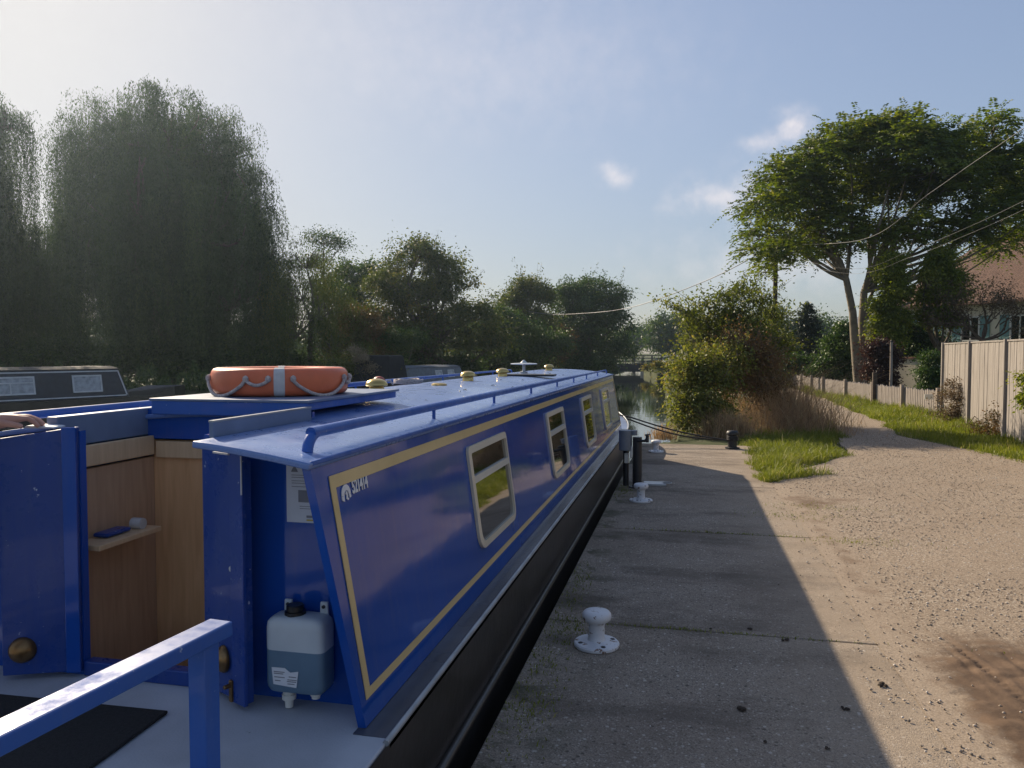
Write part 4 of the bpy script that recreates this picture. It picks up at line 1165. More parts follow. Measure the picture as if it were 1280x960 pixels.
tree('purple_shrub', 'purple leaved shrub between the forked trunk and the slim post', 'shrub', G(1100, D - 1), [PB(1098, 440, 16, D - 1), PB(1106, 455, 16, D - 1), PB(1094, 470, 14, D - 1), PB(1108, 478, 12, D - 1)], .09, FG['purple'], 170, 62, .28, .05, group=GR, seed=98, fork=.3)
D = 22.6
tree('clipped_shrub', 'grey green rounded shrub against the end of the tall board fence', 'shrub', G(1158, D), [PB(1163, 450, 9, D), PB(1160, 468, 11, D), PB(1165, 478, 9, D), PB(1161, 492, 11, D)], .06, FG['laurel'], 230, 70, .2, .04, group=GR, seed=99, fork=.3)
# bare branching tree in front of the house
r_ = np.random.default_rng(101)


def bare_tree():
    D = 26
    base = G(1225, D)
    t = thing('bare_tree', base, 'brown nearly leafless tree in front of the house', 'tree', GR)
    mb = MB()
    fk = P(1228, 425, D)
    mb.tube([base, base.lerp(fk, .5), fk], [.14, .12, .1], 8)
    tips = []

    def grow(a, d, L, r0, lev):
        e = a + d * L
        limb(mb, a, e, r0, r0 * .55, r_, .12, 4, 4)
        if lev == 0:
            tips.append(e); return
        for k in range(3 if lev > 1 else 4):
            nd = (d + Vector(r_.normal(0, .55, 3)) + Vector((0, 0, .08))).normalized()
            grow(a.lerp(e, r_.uniform(.35, 1)), nd, L * r_.uniform(.5, .85), r0 * .5, lev - 1)
    for ang in (-1.15, -.8, -.4, -.05, .3, .7, 1.1):
        d = Vector((math.sin(ang), r_.uniform(-.3, .3), math.cos(ang) * .9)).normalized()
        grow(fk, d, 1.0, .045, 4)
    mb.build('trunk', M['twig'], t, recalc=False)
    tp = np.array([tuple(p) for p in tips])
    c = np.repeat(tp, 5, 0) + r_.normal(0, .14, (len(tp) * 5, 3))
    place('crown', leaf_mesh('crown', c, unit(len(c), r_), r_.uniform(.06, .11, len(c)), .45, FG['dry'], np.clip(r_.normal(.4, .2, len(c)), 0, 1), r_), t)


bare_tree()
GF = 'scrub in front of the tall board fence'
tree('dry_shrub', 'brown twiggy shrub at the left end of the tall board fence', 'shrub', G(1205, 18), [PB(1198, 500, 24, 18), PB(1215, 515, 24, 18), PB(1188, 520, 18, 18), PB(1230, 528, 20, 18), PB(1205, 530, 26, 18), PB(1192, 485, 12, 18)], .045, FG['dry'], 420, 16, .16, .012, bark='twig', group=GF, seed=102, fork=.2, stems=6, twigs=1, droop=0)
tree('dry_shrub', 'taller reddish scrub against the tall board fence near the right edge', 'shrub', G(1262, 15), [PB(1255, 530, 24, 15), PB(1275, 520, 26, 15), PB(1238, 545, 18, 15), PB(1290, 540, 26, 15), PB(1262, 545, 26, 15), PB(1272, 495, 12, 15)], .045, FG['red'], 420, 16, .16, .012, bark='twig', group=GF, seed=103, fork=.2, stems=6, twigs=1, droop=0)
tree('dry_shrub', 'low dry scrub between the two twiggy shrubs on the verge', 'shrub', G(1232, 16.3), [PB(1225, 545, 18, 16.3), PB(1245, 540, 18, 16.3), PB(1215, 548, 14, 16.3)], .045, FG['dry'], 260, 16, .14, .01, bark='twig', group=GF, seed=106, fork=.2, stems=5, twigs=1, droop=0)
tree('green_shrub', 'green leafy branch hanging over the board fence at the right edge', 'shrub', G(1300, 13.2), [PB(1293, 478, 16, 13.2), PB(1288, 505, 14, 13.2), PB(1310, 490, 24, 13.2)], .06, FG['ivy'], 110, 46, .16, .03, seed=104, group=GF, fork=.4)
# garden hedge further along the track (mirrored in the boat's paint)
for k, (x, y) in enumerate(((8.5, 9), (8.8, 5), (8.6, 1), (9, -3.5))):
    tree('garden_hedge', ('tall garden hedge beside the track nearest the board fence', 'second garden hedge along the track', 'garden hedge level with the stern of the boat', 'garden hedge behind the viewer')[k], 'hedge', (x, y, -.03),
         [((x + random.uniform(-.6, .6), y + q, z), 1.3) for q in (-1.4, 0, 1.4) for z in (1.0, 2.4)], .16, FG['dark'], 240, 60, .5, .1, seed=110 + k, fork=.3, group='garden hedges beside the track')

# ------------------------------------------------------------------ fences, wall, houses, pole, wires, bridge
M['fence'] = wood('weathered_fence_boards', (0.185, 0.163, 0.145), (0.315, 0.28, 0.25), 0.85, (9, 9, 0.8), 0.3)
M['picket'] = wood('silvered_pickets', (0.19, 0.16, 0.14), (0.33, 0.285, 0.25), 0.85, (9, 9, 1.0), 0.3)
M['post'] = wood('fence_post', (0.21, 0.17, 0.14), (0.33, 0.275, 0.225), 0.85, (9, 9, 1.0), 0.3)
M['creosote'] = wood('dark_pole', (0.05, 0.035, 0.025), (0.10, 0.07, 0.05), 0.85, (9, 9, 0.6), 0.3)


def board_fence(a, b, h, label):
    a, b = Vector(a), Vector(b)
    t = thing('board_fence', a, label, 'fence')
    d = (b - a); L = d.length; d.normalize()
    rz = math.atan2(d.y, d.x)
    nrm = Vector((-d.y, d.x, 0))
    mb = MB()
    s = 0.0
    while s < L:
        w = random.uniform(.115, .135)
        o = random.uniform(-.006, .006)
        mb.box(a + d * (s + w / 2) + nrm * o + Vector((0, 0, h / 2 + random.uniform(-.008, .008))), (w - .006, .018, h), rz)
        s += w
    mb.build('boards', M['fence'], t)
    mb = MB()
    for z in (.35, h - .3): mb.box(a + d * L / 2 + nrm * .04 + Vector((0, 0, z)), (L, .04, .09), rz)
    mb.box(a + d * L / 2 + Vector((0, 0, h + .02)), (L, .06, .03), rz)
    mb.build('rails', M['fence'], t)
    k = 0.0
    while k <= L + .01:
        m2 = MB(); m2.box(a + d * k - nrm * .02 + Vector((0, 0, h / 2 + .02)), (.09, .09, h + .06), rz)
        m2.build('post', M['fence'], t, bevel=.006)
        k += 2.75
    return t


board_fence((6.42, 21.6, -.03), (5.55, 12.9, -.03), 1.84, 'tall weathered wooden board fence at the right edge of the grass verge')
board_fence((5.55, 12.85, -.03), (6.6, -4, -.03), 1.80, 'continuation of the tall board fence beyond the right edge of the photo')


def picket_fence(pts, h, label):
    pts = [Vector(p) for p in pts]
    t = thing('picket_fence', pts[0], label, 'fence')
    mb, mr_ = MB(), MB()
    for a, b in zip(pts[:-1], pts[1:]):
        d = b - a; L = d.length; d.normalize(); rz = math.atan2(d.y, d.x)
        s = 0.05
        while s < L:
            hh = h + random.uniform(-.02, .02)
            c = a + d * s
            w = .072
            nr = Vector((-d.y, d.x, 0)) * .009
            p0, p1 = c - d * w / 2, c + d * w / 2
            up = Vector((0, 0, hh))
            mb.prism([p0 - nr, p1 - nr, p1 - nr + up * .94, c - nr + up, p0 - nr + up * .94], nr * 2)
            s += random.uniform(.098, .106)
        for z in (.15, h - .14): mr_.box((a + b) / 2 + Vector((-d.y * -.03, d.x * -.03, z)), (L, .03, .06), rz)
    mb.build('pickets', M['picket'], t)
    mr_.build('rails', M['picket'], t)
    for a, b in zip(pts[:-1], pts[1:]):
        d = b - a; L = d.length; d.normalize(); rz = math.atan2(d.y, d.x)
        n = max(1, round(L / 2.2))
        for k in range(n):
            m2 = MB(); m2.box(a + d * (L * k / n) + Vector((-d.y, d.x, 0)) * .05 + Vector((0, 0, h * .54)), (.09, .09, h * 1.1), rz)
            m2.build('post', M['post'], t, bevel=.006)
    return t


pf = picket_fence([(6.40, 21.8, -.03), (5.72, 25.9, -.03), (5.1, 31, -.03), (4.75, 37, -.03)], .66, 'low picket fence of silvery wood along the grass verge')
m2 = MB(); m2.box((5.70, 25.75, .48), (.12, .12, 1.02)); m2.build('post', M['creosote'], pf, bevel=.008)
m2 = MB(); c = P(1161, 496, 19.9); m2.box(c, (.22, .02, .13), YAW); m2.build('sign_plate', M['white_plastic'], pf, bevel=.004)
t = thing('slim_post', G(1114, 25), 'slim bare wooden post standing behind the picket fence', 'post')
m2 = MB(); c = G(1114, 25)
m2.tube([c + Vector((0, 0, -.05)), c + Vector((.01, 0, 1.0)), c + Vector((0, 0, 1.95))], [.05, .045, .04], 8); m2.build('shaft', M['post'], t, smooth=50)
m2 = MB(); m2.lathe([(.05, 0), (.055, .02), (.02, .05)], c + Vector((0, 0, 1.95)), 8); m2.build('cap', M['dark_metal'], t)

M['stucco'] = simple('cream_stucco', (0.66, 0.57, 0.43), 0.9, var=0.12, scale=3, bump=0.5, bscale=18)
M['house_wall'] = simple('cream_house_render', (0.70, 0.62, 0.48), 0.9, var=0.06, scale=2, bump=0.2, bscale=30)
M['brick_cap'] = simple('brick_coping', (0.25, 0.13, 0.085), 0.9, var=0.3, scale=9)
M['teal'] = simple('teal_shutter', (0.16, 0.29, 0.28), 0.5)


def tile_mat(name, c1, c2):
    m, n, l, b = new_mat(name)
    tc = n.new('ShaderNodeTexCoord')
    br = n.new('ShaderNodeTexBrick'); br.inputs['Scale'].default_value = 4; br.inputs['Color1'].default_value = (*c1, 1); br.inputs['Color2'].default_value = (*c2, 1)
    br.inputs['Mortar'].default_value = (c1[0] * .3, c1[1] * .3, c1[2] * .3, 1); br.inputs['Mortar Size'].default_value = .02
    br.inputs['Brick Width'].default_value = .7; br.inputs['Row Height'].default_value = .45
    l.new(tc.outputs['Object'], br.inputs['Vector'])
    l.new(br.outputs['Color'], b.inputs['Base Color']); b.inputs['Roughness'].default_value = .85
    bp = n.new('ShaderNodeBump'); bp.inputs['Strength'].default_value = .6; bp.inputs['Distance'].default_value = .03; bp.invert = True
    l.new(br.outputs['Fac'], bp.inputs['Height']); l.new(bp.outputs[0], b.inputs['Normal'])
    return m


M['tiles'] = tile_mat('red_brown_roof_tiles', (0.145, 0.082, 0.06), (0.19, 0.11, 0.08))
M['slate'] = tile_mat('grey_roof_slates', (0.20, 0.20, 0.22), (0.26, 0.26, 0.28))

t = thing('garden_wall', G(1135, 27), 'cream stucco garden wall with brick coping behind the picket fence', 'wall')
c = G(1140, 27)
m2 = MB(); m2.box(c + Vector((0, 0, .68)), (2.6, .25, 1.42), -.8); m2.build('wall', M['stucco'], t)
m2 = MB(); m2.box(c + Vector((0, 0, 1.42)), (2.66, .32, .07), -.8); m2.build('coping', M['brick_cap'], t, bevel=.01)


def house(name, label, c, w, dpt, h, rh, rz, wall, roof, wins):
    t = thing(name, c, label, 'house')
    c = Vector(c)
    Mx = Matrix.Translation(c) @ Matrix.Rotation(rz, 4, 'Z')

    def T(x, y, z): return Mx @ Vector((x, y, z))
    mb = MB()
    x, y = w / 2, dpt / 2
    mb.hexa([T(-x, -y, 0), T(x, -y, 0), T(x, y, 0), T(-x, y, 0)], [T(-x, -y, h), T(x, -y, h), T(x, y, h), T(-x, y, h)])
    mb.build('wall', wall, t)
    mb = MB()
    e = .45
    lo = [T(-x - e, -y - e, h - .12), T(x + e, -y - e, h - .12), T(x + e, y + e, h - .12), T(-x - e, y + e, h - .12)]
    hi = [T(-x + y, 0, h + rh), T(x - y, 0, h + rh)]
    lo2 = [p + Vector((0, 0, .12)) for p in lo]
    mb.add(lo + lo2 + hi, [(0, 3, 2, 1), (0, 1, 5, 4), (1, 2, 6, 5), (2, 3, 7, 6), (3, 0, 4, 7), (4, 5, 9, 8), (6, 7, 8, 9), (5, 6, 9), (7, 4, 8)])
    rf = mb.build('roof', roof, t)
    mb = MB(); q = T(w * .2, dpt * .1, h + rh * .9); mb.box(q, (.6, .6, 1.6), rz); mb.build('chimney', M['brick_cap'], rf)
    for (wx, wz, ww, wh) in wins:
        mb = MB()
        for (ax, az, bw, bh) in ((0, wh / 2, ww + .1, .07), (0, -wh / 2, ww + .1, .07), (-ww / 2, 0, .07, wh), (ww / 2, 0, .07, wh), (0, 0, .05, wh)):
            mb.box(T(wx + ax, -y - .03, wz + az), (bw, .08, bh), rz)
        f_ = mb.build('window', M['white_plastic'], t)
        mb = MB(); mb.box(T(wx, -y - .012, wz), (ww, .02, wh), rz); mb.build('pane', M['pane'], f_)
        for s_ in (-1, 1):
            mb = MB(); mb.box(T(wx + s_ * (ww / 2 + .26), -y - .035, wz), (.42, .05, wh + .1), rz)
            for q in range(7): mb.box(T(wx + s_ * (ww / 2 + .26), -y - .065, wz - wh / 2 + .1 + q * wh / 7), (.36, .014, .05), rz)
            mb.build('shutter', M['teal'], f_)
    return t


c = G(1268, 36)
house('cottage', 'cream cottage with red brown hipped roof and teal shutters behind the board fence', (c.x + .6, c.y + 1.5, -.03), 8.6, 6.0, 4.0, 3.4, -.85, M['house_wall'], M['tiles'],
      [(-2.6, 2.75, .8, 1.1), (-.4, 2.75, .8, 1.1), (1.8, 2.75, .8, 1.1)])
c = G(1150, 52)
house('grey_house', 'house with a grey roof showing between the ivy covered columns', (c.x, c.y, -.03), 7, 6, 3.4, 2.6, -.7, M['house_wall'], M['slate'], [(-1.5, 2, .9, 1.1), (1.5, 2, .9, 1.1)])

t = thing('utility_pole', G(968, 31.5), 'dark wooden utility pole rising behind the waterside thicket', 'pole')
c = G(968, 31.5)
m2 = MB(); m2.tube([c + Vector((0, 0, -.1)), c + Vector((0, 0, 6.05))], [.11, .085], 10); m2.build('shaft', M['creosote'], t, smooth=50)
m2 = MB(); m2.box(c + Vector((0, 0, 5.85)), (.5, .07, .07), YAW); m2.build('crossarm', M['creosote'], t)
for s_ in (-.2, .2):
    m2 = MB(); m2.lathe([(.02, 0), (.035, .03), (.03, .09), (.01, .1)], c + Vector((s_, s_ * .22, 5.89)), 8); m2.build('insulator', M['white_plastic'], t, smooth=50)


def smooth_path(pts, n=8):
    pts = [Vector(p) for p in pts]
    out = []
    for i in range(len(pts) - 1):
        p0, p1, p2, p3 = pts[max(i - 1, 0)], pts[i], pts[i + 1], pts[min(i + 2, len(pts) - 1)]
        for k in range(n):
            t_ = k / n
            out.append(0.5 * ((2 * p1) + (p2 - p0) * t_ + (2 * p0 - 5 * p1 + 4 * p2 - p3) * t_ ** 2 + (3 * p1 - p0 - 3 * p2 + p3) * t_ ** 3))
    out.append(pts[-1])
    return out


M['wire'] = simple('pale_weathered_cable', (0.17, 0.165, 0.16), 0.5, var=0.1)
for (pts, r_w, lab) in (
        ([(968, 306, 31.5), (1076, 300, 22), (1160, 243, 16), (1210, 208, 14), (1280, 160, 12), (1420, 60, 9)], .006, 'thick overhead cable crossing the feathery tree up to the right edge'),
        ([(968, 316, 31.5), (1060, 336, 21), (1139, 313, 17.5), (1210, 284, 14.5), (1280, 251, 12), (1420, 180, 9)], .003, 'thin overhead wire below the thick cable'),
        ([(968, 322, 31.5), (1060, 342, 21), (1139, 321, 17.5), (1210, 293, 14.5), (1280, 262, 12), (1420, 195, 9)], .003, 'lowest overhead wire in front of the feathery tree'),
        ([(968, 306, 31.5), (920, 333, 33), (880, 352, 35), (820, 375, 38), (780, 386, 42), (740, 391, 47), (690, 393, 52), (655, 388, 56)], .017, 'sagging pale cable crossing the canal to the far bank')):
    m2 = MB(); m2.tube(smooth_path([P(*q) for q in pts]), r_w, 6)
    tag(m2.build('overhead_cable', M['wire'], smooth=60), lab, 'cable', 'overhead cables')

t = thing('footbridge', (-6, 79, -.5), 'low dark bridge across the canal in the distance', 'bridge')
m2 = MB(); m2.box((-6.2, 79, .02), (7.5, 2.4, .55)); m2.box((-6.2, 77.7, .1), (7.5, .2, .8)); m2.build('deck', M['dark_metal'], t)
for yy_ in (77.75, 80.2):
    m2 = MB()
    for k in range(9): m2.box((-9.9 + k * .93, yy_, .8), (.08, .08, 1.1))
    for z in (.75, 1.05, 1.33): m2.box((-6.2, yy_, z), (7.5, .06, .07))
    m2.build('railing', M['dark_metal'], t)
for xx in (-8.9, -3.7):
    m2 = MB(); m2.box((xx, 79, -.7), (1.5, 3.4, 1.2)); m2.build('abutment', M['stucco'], t)
tree('bank_plants', 'low green plants on the right bank in front of the bridge', 'plants', G(825, 60), [PB(812, 462, 8, 66), PB(825, 460, 10, 62), PB(840, 464, 12, 56), PB(855, 470, 12, 50)], .12, FG['olive'], 100, 60, .4, .03, seed=120, fork=.3, tshift=.2)

# ------------------------------------------------------------------ far boats
M['boat_black'] = simple('dull_black_boat_paint', (0.017, 0.020, 0.032), 0.4, var=0.25)
M['boat_slate'] = simple('slate_grey_boat_paint', (0.12, 0.14, 0.17), 0.5, var=0.2)
M['white_line'] = simple('white_coach_line', (0.55, 0.55, 0.55), 0.5)
M['curtain'] = simple('net_curtain_behind_glass', (0.30, 0.31, 0.33), 0.15, var=0.35, scale=9, coat=.6)
M['canvas'] = simple('black_canvas', (0.014, 0.014, 0.015), 0.8, var=0.3)
M['canvas_light'] = simple('clear_canvas_window', (0.16, 0.16, 0.17), 0.3, var=0.3)


def far_boat(name, label, end, dirv, length, cab, hullc, wins, roof_h=1.12, base=.25, lines=True):
    """end: the cabin's near-right end; the boat runs away from it along -dirv; side facing the viewer is the boat's right"""
    end = Vector(end); d = Vector(dirv).normalized(); nrm = Vector((d.y, -d.x, 0))
    W = 2.0
    t = thing(name, (end.x, end.y, WZ), label, 'boat')

    def T(s, u, z): return Vector((end.x, end.y, 0)) + d * s - nrm * u + Vector((0, 0, z))
    mb = MB()                                  # hull with a tapered bow
    o = .14
    ring = [(-length, -o), (.9, -o), (2.0, .25), (2.9, W / 2), (2.0, W - .25), (.9, W + o), (-length, W + o)]
    n = len(ring)
    vv = [T(s, u, WZ - .3) for s, u in ring] + [T(s, u, base + (.25 if s > 1.5 else 0)) for s, u in ring]
    mb.add(vv, [tuple(range(n))[::-1], tuple(range(n, 2 * n))] + [(i, (i + 1) % n, n + (i + 1) % n, n + i) for i in range(n)])
    mb.build('hull', hullc, t)
    mb = MB()
    i = .13
    mb.hexa([T(-length + 1.5, 0, base), T(.30, 0, base), T(.30, W, base), T(-length + 1.5, W, base)],
            [T(-length + 1.5, i, roof_h), T(0, i, roof_h), T(0, W - i, roof_h), T(-length + 1.5, W - i, roof_h)])
    mb.build('cabin', cab, t, bevel=.02)
    mb = MB()
    mb.hexa([T(-length + 1.5, i - .03, roof_h + .004), T(.03, i - .03, roof_h + .004), T(.03, W - i + .03, roof_h + .004), T(-length + 1.5, W - i + .03, roof_h + .004)],
            [T(-length + 1.5, i + .3, roof_h + .07), T(.0, i + .3, roof_h + .07), T(.0, W - i - .3, roof_h + .07), T(-length + 1.5, W - i - .3, roof_h + .07)])
    mb.build('roof', cab, t)
    h = roof_h - base

    def S(s, v, off): return T(s + .3 * (1 - v) * 0, i * v, base + h * v) + nrm * off
    if lines:
        mb = MB()
        for (s0, s1, v0, v1) in ((-length + 1.6, -.04, .90, .94), (-length + 1.6, .18, .05, .085)):
            mb.hexa([S(s0, v0, .002), S(s1, v0, .002), S(s1, v1, .002), S(s0, v1, .002)], [S(s0, v0, .012), S(s1, v0, .012), S(s1, v1, .012), S(s0, v1, .012)])
        a0, a1 = .18, -.04
        mb.hexa([S(a0, .085, .002), S(a0 + .04, .085, .002), S(a1 + .04, .94, .002), S(a1, .94, .002)], [S(a0, .085, .013), S(a0 + .04, .085, .013), S(a1 + .04, .94, .013), S(a1, .94, .013)])
        mb.build('coach_line', M['white_line'], t)
    for (s0, s1, v0, v1, bars) in wins:
        mb = MB()
        w_ = .045; vv_ = w_ / h
        rects = [(s0, s1, v0, v0 + vv_), (s0, s1, v1 - vv_, v1), (s0, s0 + w_, v0 + vv_, v1 - vv_), (s1 - w_, s1, v0 + vv_, v1 - vv_)]
        if bars: rects += [(s0 + w_, s1 - w_, v0 + (v1 - v0) * .62, v0 + (v1 - v0) * .62 + vv_ * .7), ((s0 + s1) / 2, (s0 + s1) / 2 + .03, v0 + vv_, v0 + (v1 - v0) * .62)]
        for (p, q, a, b) in rects:
            mb.hexa([S(p, a, .003), S(q, a, .003), S(q, b, .003), S(p, b, .003)], [S(p, a, .03), S(q, a, .03), S(q, b, .03), S(p, b, .03)])
        f_ = mb.build('window', M['white_line'], t)
        mb = MB(); e = .03
        mb.hexa([S(s0 + e, v0 + e / h, .002), S(s1 - e, v0 + e / h, .002), S(s1 - e, v1 - e / h, .002), S(s0 + e, v1 - e / h, .002)],
                [S(s0 + e, v0 + e / h, .014), S(s1 - e, v0 + e / h, .014), S(s1 - e, v1 - e / h, .014), S(s0 + e, v1 - e / h, .014)])
        mb.build('pane', M['curtain'], f_)
    return t, T


e = G(150, 23.4)
far_boat('narrowboat', 'black narrowboat with white lines and small windows moored across the water at left', e, (.33, .944, 0), 13, M['boat_black'], M['hull'],
         [(-1.42, -.55, .22, .80, False), (-3.75, -2.45, .22, .80, True), (-6.2, -5.2, .22, .8, False)])
e = G(578, 37)
t, T = far_boat('narrowboat', 'grey narrowboat with black canvas hood moored under the trees', e, (.22, .97, 0), 6.2, M['boat_slate'], M['hull'],
                [(-1.3, -.7, .3, .8, False), (-2.4, -1.8, .3, .8, False)], roof_h=.95, lines=False)
mb = MB()
mb.hexa([T(-6.1, 0, .25), T(-4.6, 0, .25), T(-4.6, 2.0, .25), T(-6.1, 2.0, .25)], [T(-5.9, .2, 1.5), T(-4.75, .2, 1.5), T(-4.75, 1.8, 1.5), T(-5.9, 1.8, 1.5)])
cv = mb.build('canvas_hood', M['canvas'], t, bevel=.08)
mb = MB(); mb.hexa([T(-4.58, .3, .7), T(-4.56, .3, .7), T(-4.56, 1.7, .7), T(-4.58, 1.7, .7)], [T(-4.71, .35, 1.35), T(-4.69, .35, 1.35), T(-4.69, 1.65, 1.35), T(-4.71, 1.65, 1.35)])
mb.build('hood_window', M['canvas_light'], cv)

# ------------------------------------------------------------------ the blue narrowboat
XC = -1.94
GZ = .385                                    # gunwale and deck height


def mx(x): return 2 * XC - x


boat = thing('narrowboat', (XC, 7, WZ), 'long bright blue narrowboat with cream lines moored beside the concrete quay', 'boat')


def half_beam(y):
    if y < .74: return math.sqrt(max(0, 1.04 ** 2 - (y - .74) ** 2))
    if y > 12.2: return 1.04 * (1 - ((y - 12.2) / 3.2) ** 2.2)
    return 1.04


def sheer(y): return GZ + (max(0, (y - 12.2) / 3.2) ** 1.4) * .32


st = [.74 - 1.04 * math.cos(a) for a in np.linspace(0, math.pi / 2, 9)] + [1.5, 2.23, 4, 6, 8, 10, 12.2] + [12.2 + 3.2 * u for u in np.linspace(.1, 1, 12)]
ring = [(XC + half_beam(y), y) for y in st] + [(XC - half_beam(y), y) for y in st[::-1][1:-1]]
n = len(ring)
mb = MB()
lv = [(-.95, .93), (-.5, .985), (-.1, 1.0), (None, 1.0)]
vv = []
for z, k in lv:
    for x, y in ring:
        vv.append((XC + (x - XC) * k, y, (sheer(y) - .008) if z is None else z))
ff = []
for a in range(len(lv) - 1):
    for i in range(n): ff.append((a * n + i, a * n + (i + 1) % n, (a + 1) * n + (i + 1) % n, (a + 1) * n + i))
mb.add(vv, ff)
mb.build('hull', M['hull'], boat, smooth=35)
rub = [Vector((XC + half_beam(y) + .012, y, .03 + (sheer(y) - GZ) * .7)) for y in st[3:-3]]
mb = MB(); mb.tube(rub, .021, 8); mb.tube([Vector((mx(p.x), p.y, p.z)) for p in rub], .021, 8)
mb.build('rubbing_strake', M['hull'], boat, smooth=60)
# gunwale walkway strips and their worn outer edge
mb = MB()
for sg in (1, -1):
    a, b = XC + sg * .915, XC + sg * 1.04
    mb.hexa([(a, 2.23, GZ - .03), (b, 2.23, GZ - .03), (b, 12.3, GZ - .03), (a, 12.3, GZ - .03)], [(a, 2.23, GZ + .004), (b, 2.23, GZ + .0), (b, 12.3, GZ + .0), (a, 12.3, GZ + .004)])
mb.build('gunwale', M['gunwale'], boat)
mb = MB()
for sg in (1, -1):
    pts = [Vector((XC + sg * (half_beam(y) - .002), y, sheer(y))) for y in [2.2, 4, 6, 8, 10, 12.2] + [12.2 + 3.2 * u for u in np.linspace(.1, .97, 10)]]
    mb.tube(pts, .011, 6)
mb.build('gunwale_edge', M['gunwale_edge'], boat, smooth=60)
# stern deck and fore deck
mb = MB()
sy = [y for y in st if y <= 2.23]
poly = [(XC + half_beam(y) - .004, y) for y in sy] + [(XC + half_beam(2.23) - .05, 2.45), (XC - half_beam(2.23) + .05, 2.45)] + [(XC - half_beam(y) + .004, y) for y in sy[::-1]][:-1]
mb.prism([(x, y, GZ - .05) for x, y in poly], (0, 0, .05))
deck = mb.build('deck', M['deck'], boat, bevel=.006)
mb = MB()
for (x0, y0, x1, y1) in ((-2.35, .7, -1.5, .7), (-2.35, 1.45, -1.5, 1.45), (-1.5, .7, -1.5, 1.45), (-2.35, .7, -2.35, 1.45), (-1.92, .7, -1.92, 1.45)):
    mb.hexa([(min(x0, x1) - .004, min(y0, y1) - .004, GZ - .004), (max(x0, x1) + .004, min(y0, y1) - .004, GZ - .004), (max(x0, x1) + .004, max(y0, y1) + .004, GZ - .004), (min(x0, x1) - .004, max(y0, y1) + .004, GZ - .004)],
            [(min(x0, x1) - .004, min(y0, y1) - .004, GZ + .0025), (max(x0, x1) + .004, min(y0, y1) - .004, GZ + .0025), (max(x0, x1) + .004, max(y0, y1) + .004, GZ + .0025), (min(x0, x1) - .004, max(y0, y1) + .004, GZ + .0025)])
mb.build('hatch_seam', M['dark_metal'], deck)
mb = MB()
fy = [12.25] + [y for y in st if y > 12.25]
poly = [(XC + half_beam(y) - .01, y) for y in fy[:-1]] + [(XC, fy[-1] - .02)] + [(XC - half_beam(y) + .01, y) for y in fy[::-1][1:]]
mb.add([(x, y, sheer(y) - .02) for x, y in poly], [tuple(range(len(poly)))])
mb.build('fore_deck', M['blue_grey'], boat)
t_ = MB(); t_.lathe([(.05, 0), (.05, .02), (.025, .025), (.025, .12)], (XC, 14.0, sheer(14.0) - .02), 12)
t_.tube([(XC - .11, 14.0, sheer(14) + .1), (XC + .11, 14.0, sheer(14) + .1)], .022, 10)
t_.build('mooring_stud', M['dark_metal'], boat, smooth=50)


def side(v, y, off=0.0, sg=1):
    """a point of the cabin's leaning side: v 0 at the gunwale, 1 under the roof"""
    x = -(.998 + .122 * v) + off * .99
    z = GZ + .005 + .872 * v + off * .14
    return Vector((x if sg > 0 else mx(x), y, z))


def y_aft(v): return 2.27 - .13 * v
def y_fwd(v): return 12.32 - .3 * v


for sg in (1, -1):
    mb = MB()
    m_ = 12
    vv = []
    for i in range(m_ + 1):
        v = i / m_ * .985
        vv += [side(v, y_aft(v), 0, sg), side(v, y_fwd(v), 0, sg), side(v, y_aft(v), -.028, sg), side(v, y_fwd(v), -.028, sg)]
    ff = []
    for i in range(m_):
        a, b = i * 4, i * 4 + 4
        ff += [(a, a + 1, b + 1, b), (a + 3, a + 2, b + 2, b + 3), (a + 2, a, b, b + 2), (a + 1, a + 3, b + 3, b + 1)]
    ff += [(0, 2, 3, 1), (m_ * 4, m_ * 4 + 1, m_ * 4 + 3, m_ * 4 + 2)]
    mb.add(vv, ff)
    cs = mb.build('cabin_side', M['blue'], boat)
    if sg == 1: cabin_side = cs


def strip(mb, corners, d0=.0015, d1=.0045, sg=1):
    """a thin raised shape on the cabin side; corners are (v, y)"""
    mb.prism([side(v, y, d0, sg) for v, y in corners], side(0, 0, d1, sg) - side(0, 0, d0, sg))


for sg in (1, -1):
    mb = MB()
    v0, v1, wv, wy = .092, .935, .038, .036
    strip(mb, [(v1 - wv * 1.25, y_aft(v1) + .10), (v1 - wv * 1.25, y_fwd(v1) - .06), (v1, y_fwd(v1) - .06), (v1, y_aft(v1) + .10)], sg=sg)
    strip(mb, [(v0, y_aft(v0) + .035), (v0, y_fwd(v0) - .06), (v0 + wv * .85, y_fwd(v0) - .06), (v0 + wv * .85, y_aft(v0) + .035)], sg=sg)
    strip(mb, [(v0 + wv * .85, y_aft(v0) + .035), (v0 + wv * .85, y_aft(v0) + .035 + wy), (v1 - wv * 1.25, y_aft(v1) + .10 + wy), (v1 - wv * 1.25, y_aft(v1) + .10)], sg=sg)
    strip(mb, [(v0 + wv * .85, y_fwd(v0) - .06 - wy), (v0 + wv * .85, y_fwd(v0) - .06), (v1 - wv * 1.25, y_fwd(v1) - .06), (v1 - wv * 1.25, y_fwd(v1) - .06 - wy)], sg=sg)
    mb.build('coach_line', M['cream'], cs if sg == -1 else cabin_side)


def rrect(y0, y1, v0, v1, r_b, r_t, n=5):
    h = .872
    out = []
    for (cy, cv, r, a0) in ((y1 - r_b, v0 + r_b / h, r_b, -90), (y1 - r_t, v1 - r_t / h, r_t, 0), (y0 + r_t, v1 - r_t / h, r_t, 90), (y0 + r_b, v0 + r_b / h, r_b, 180)):
        for k in range(n + 1):
            a = R(a0 + 90 * k / n)
            out.append((cv + r * math.sin(a) / h, cy + r * math.cos(a)))
    return out


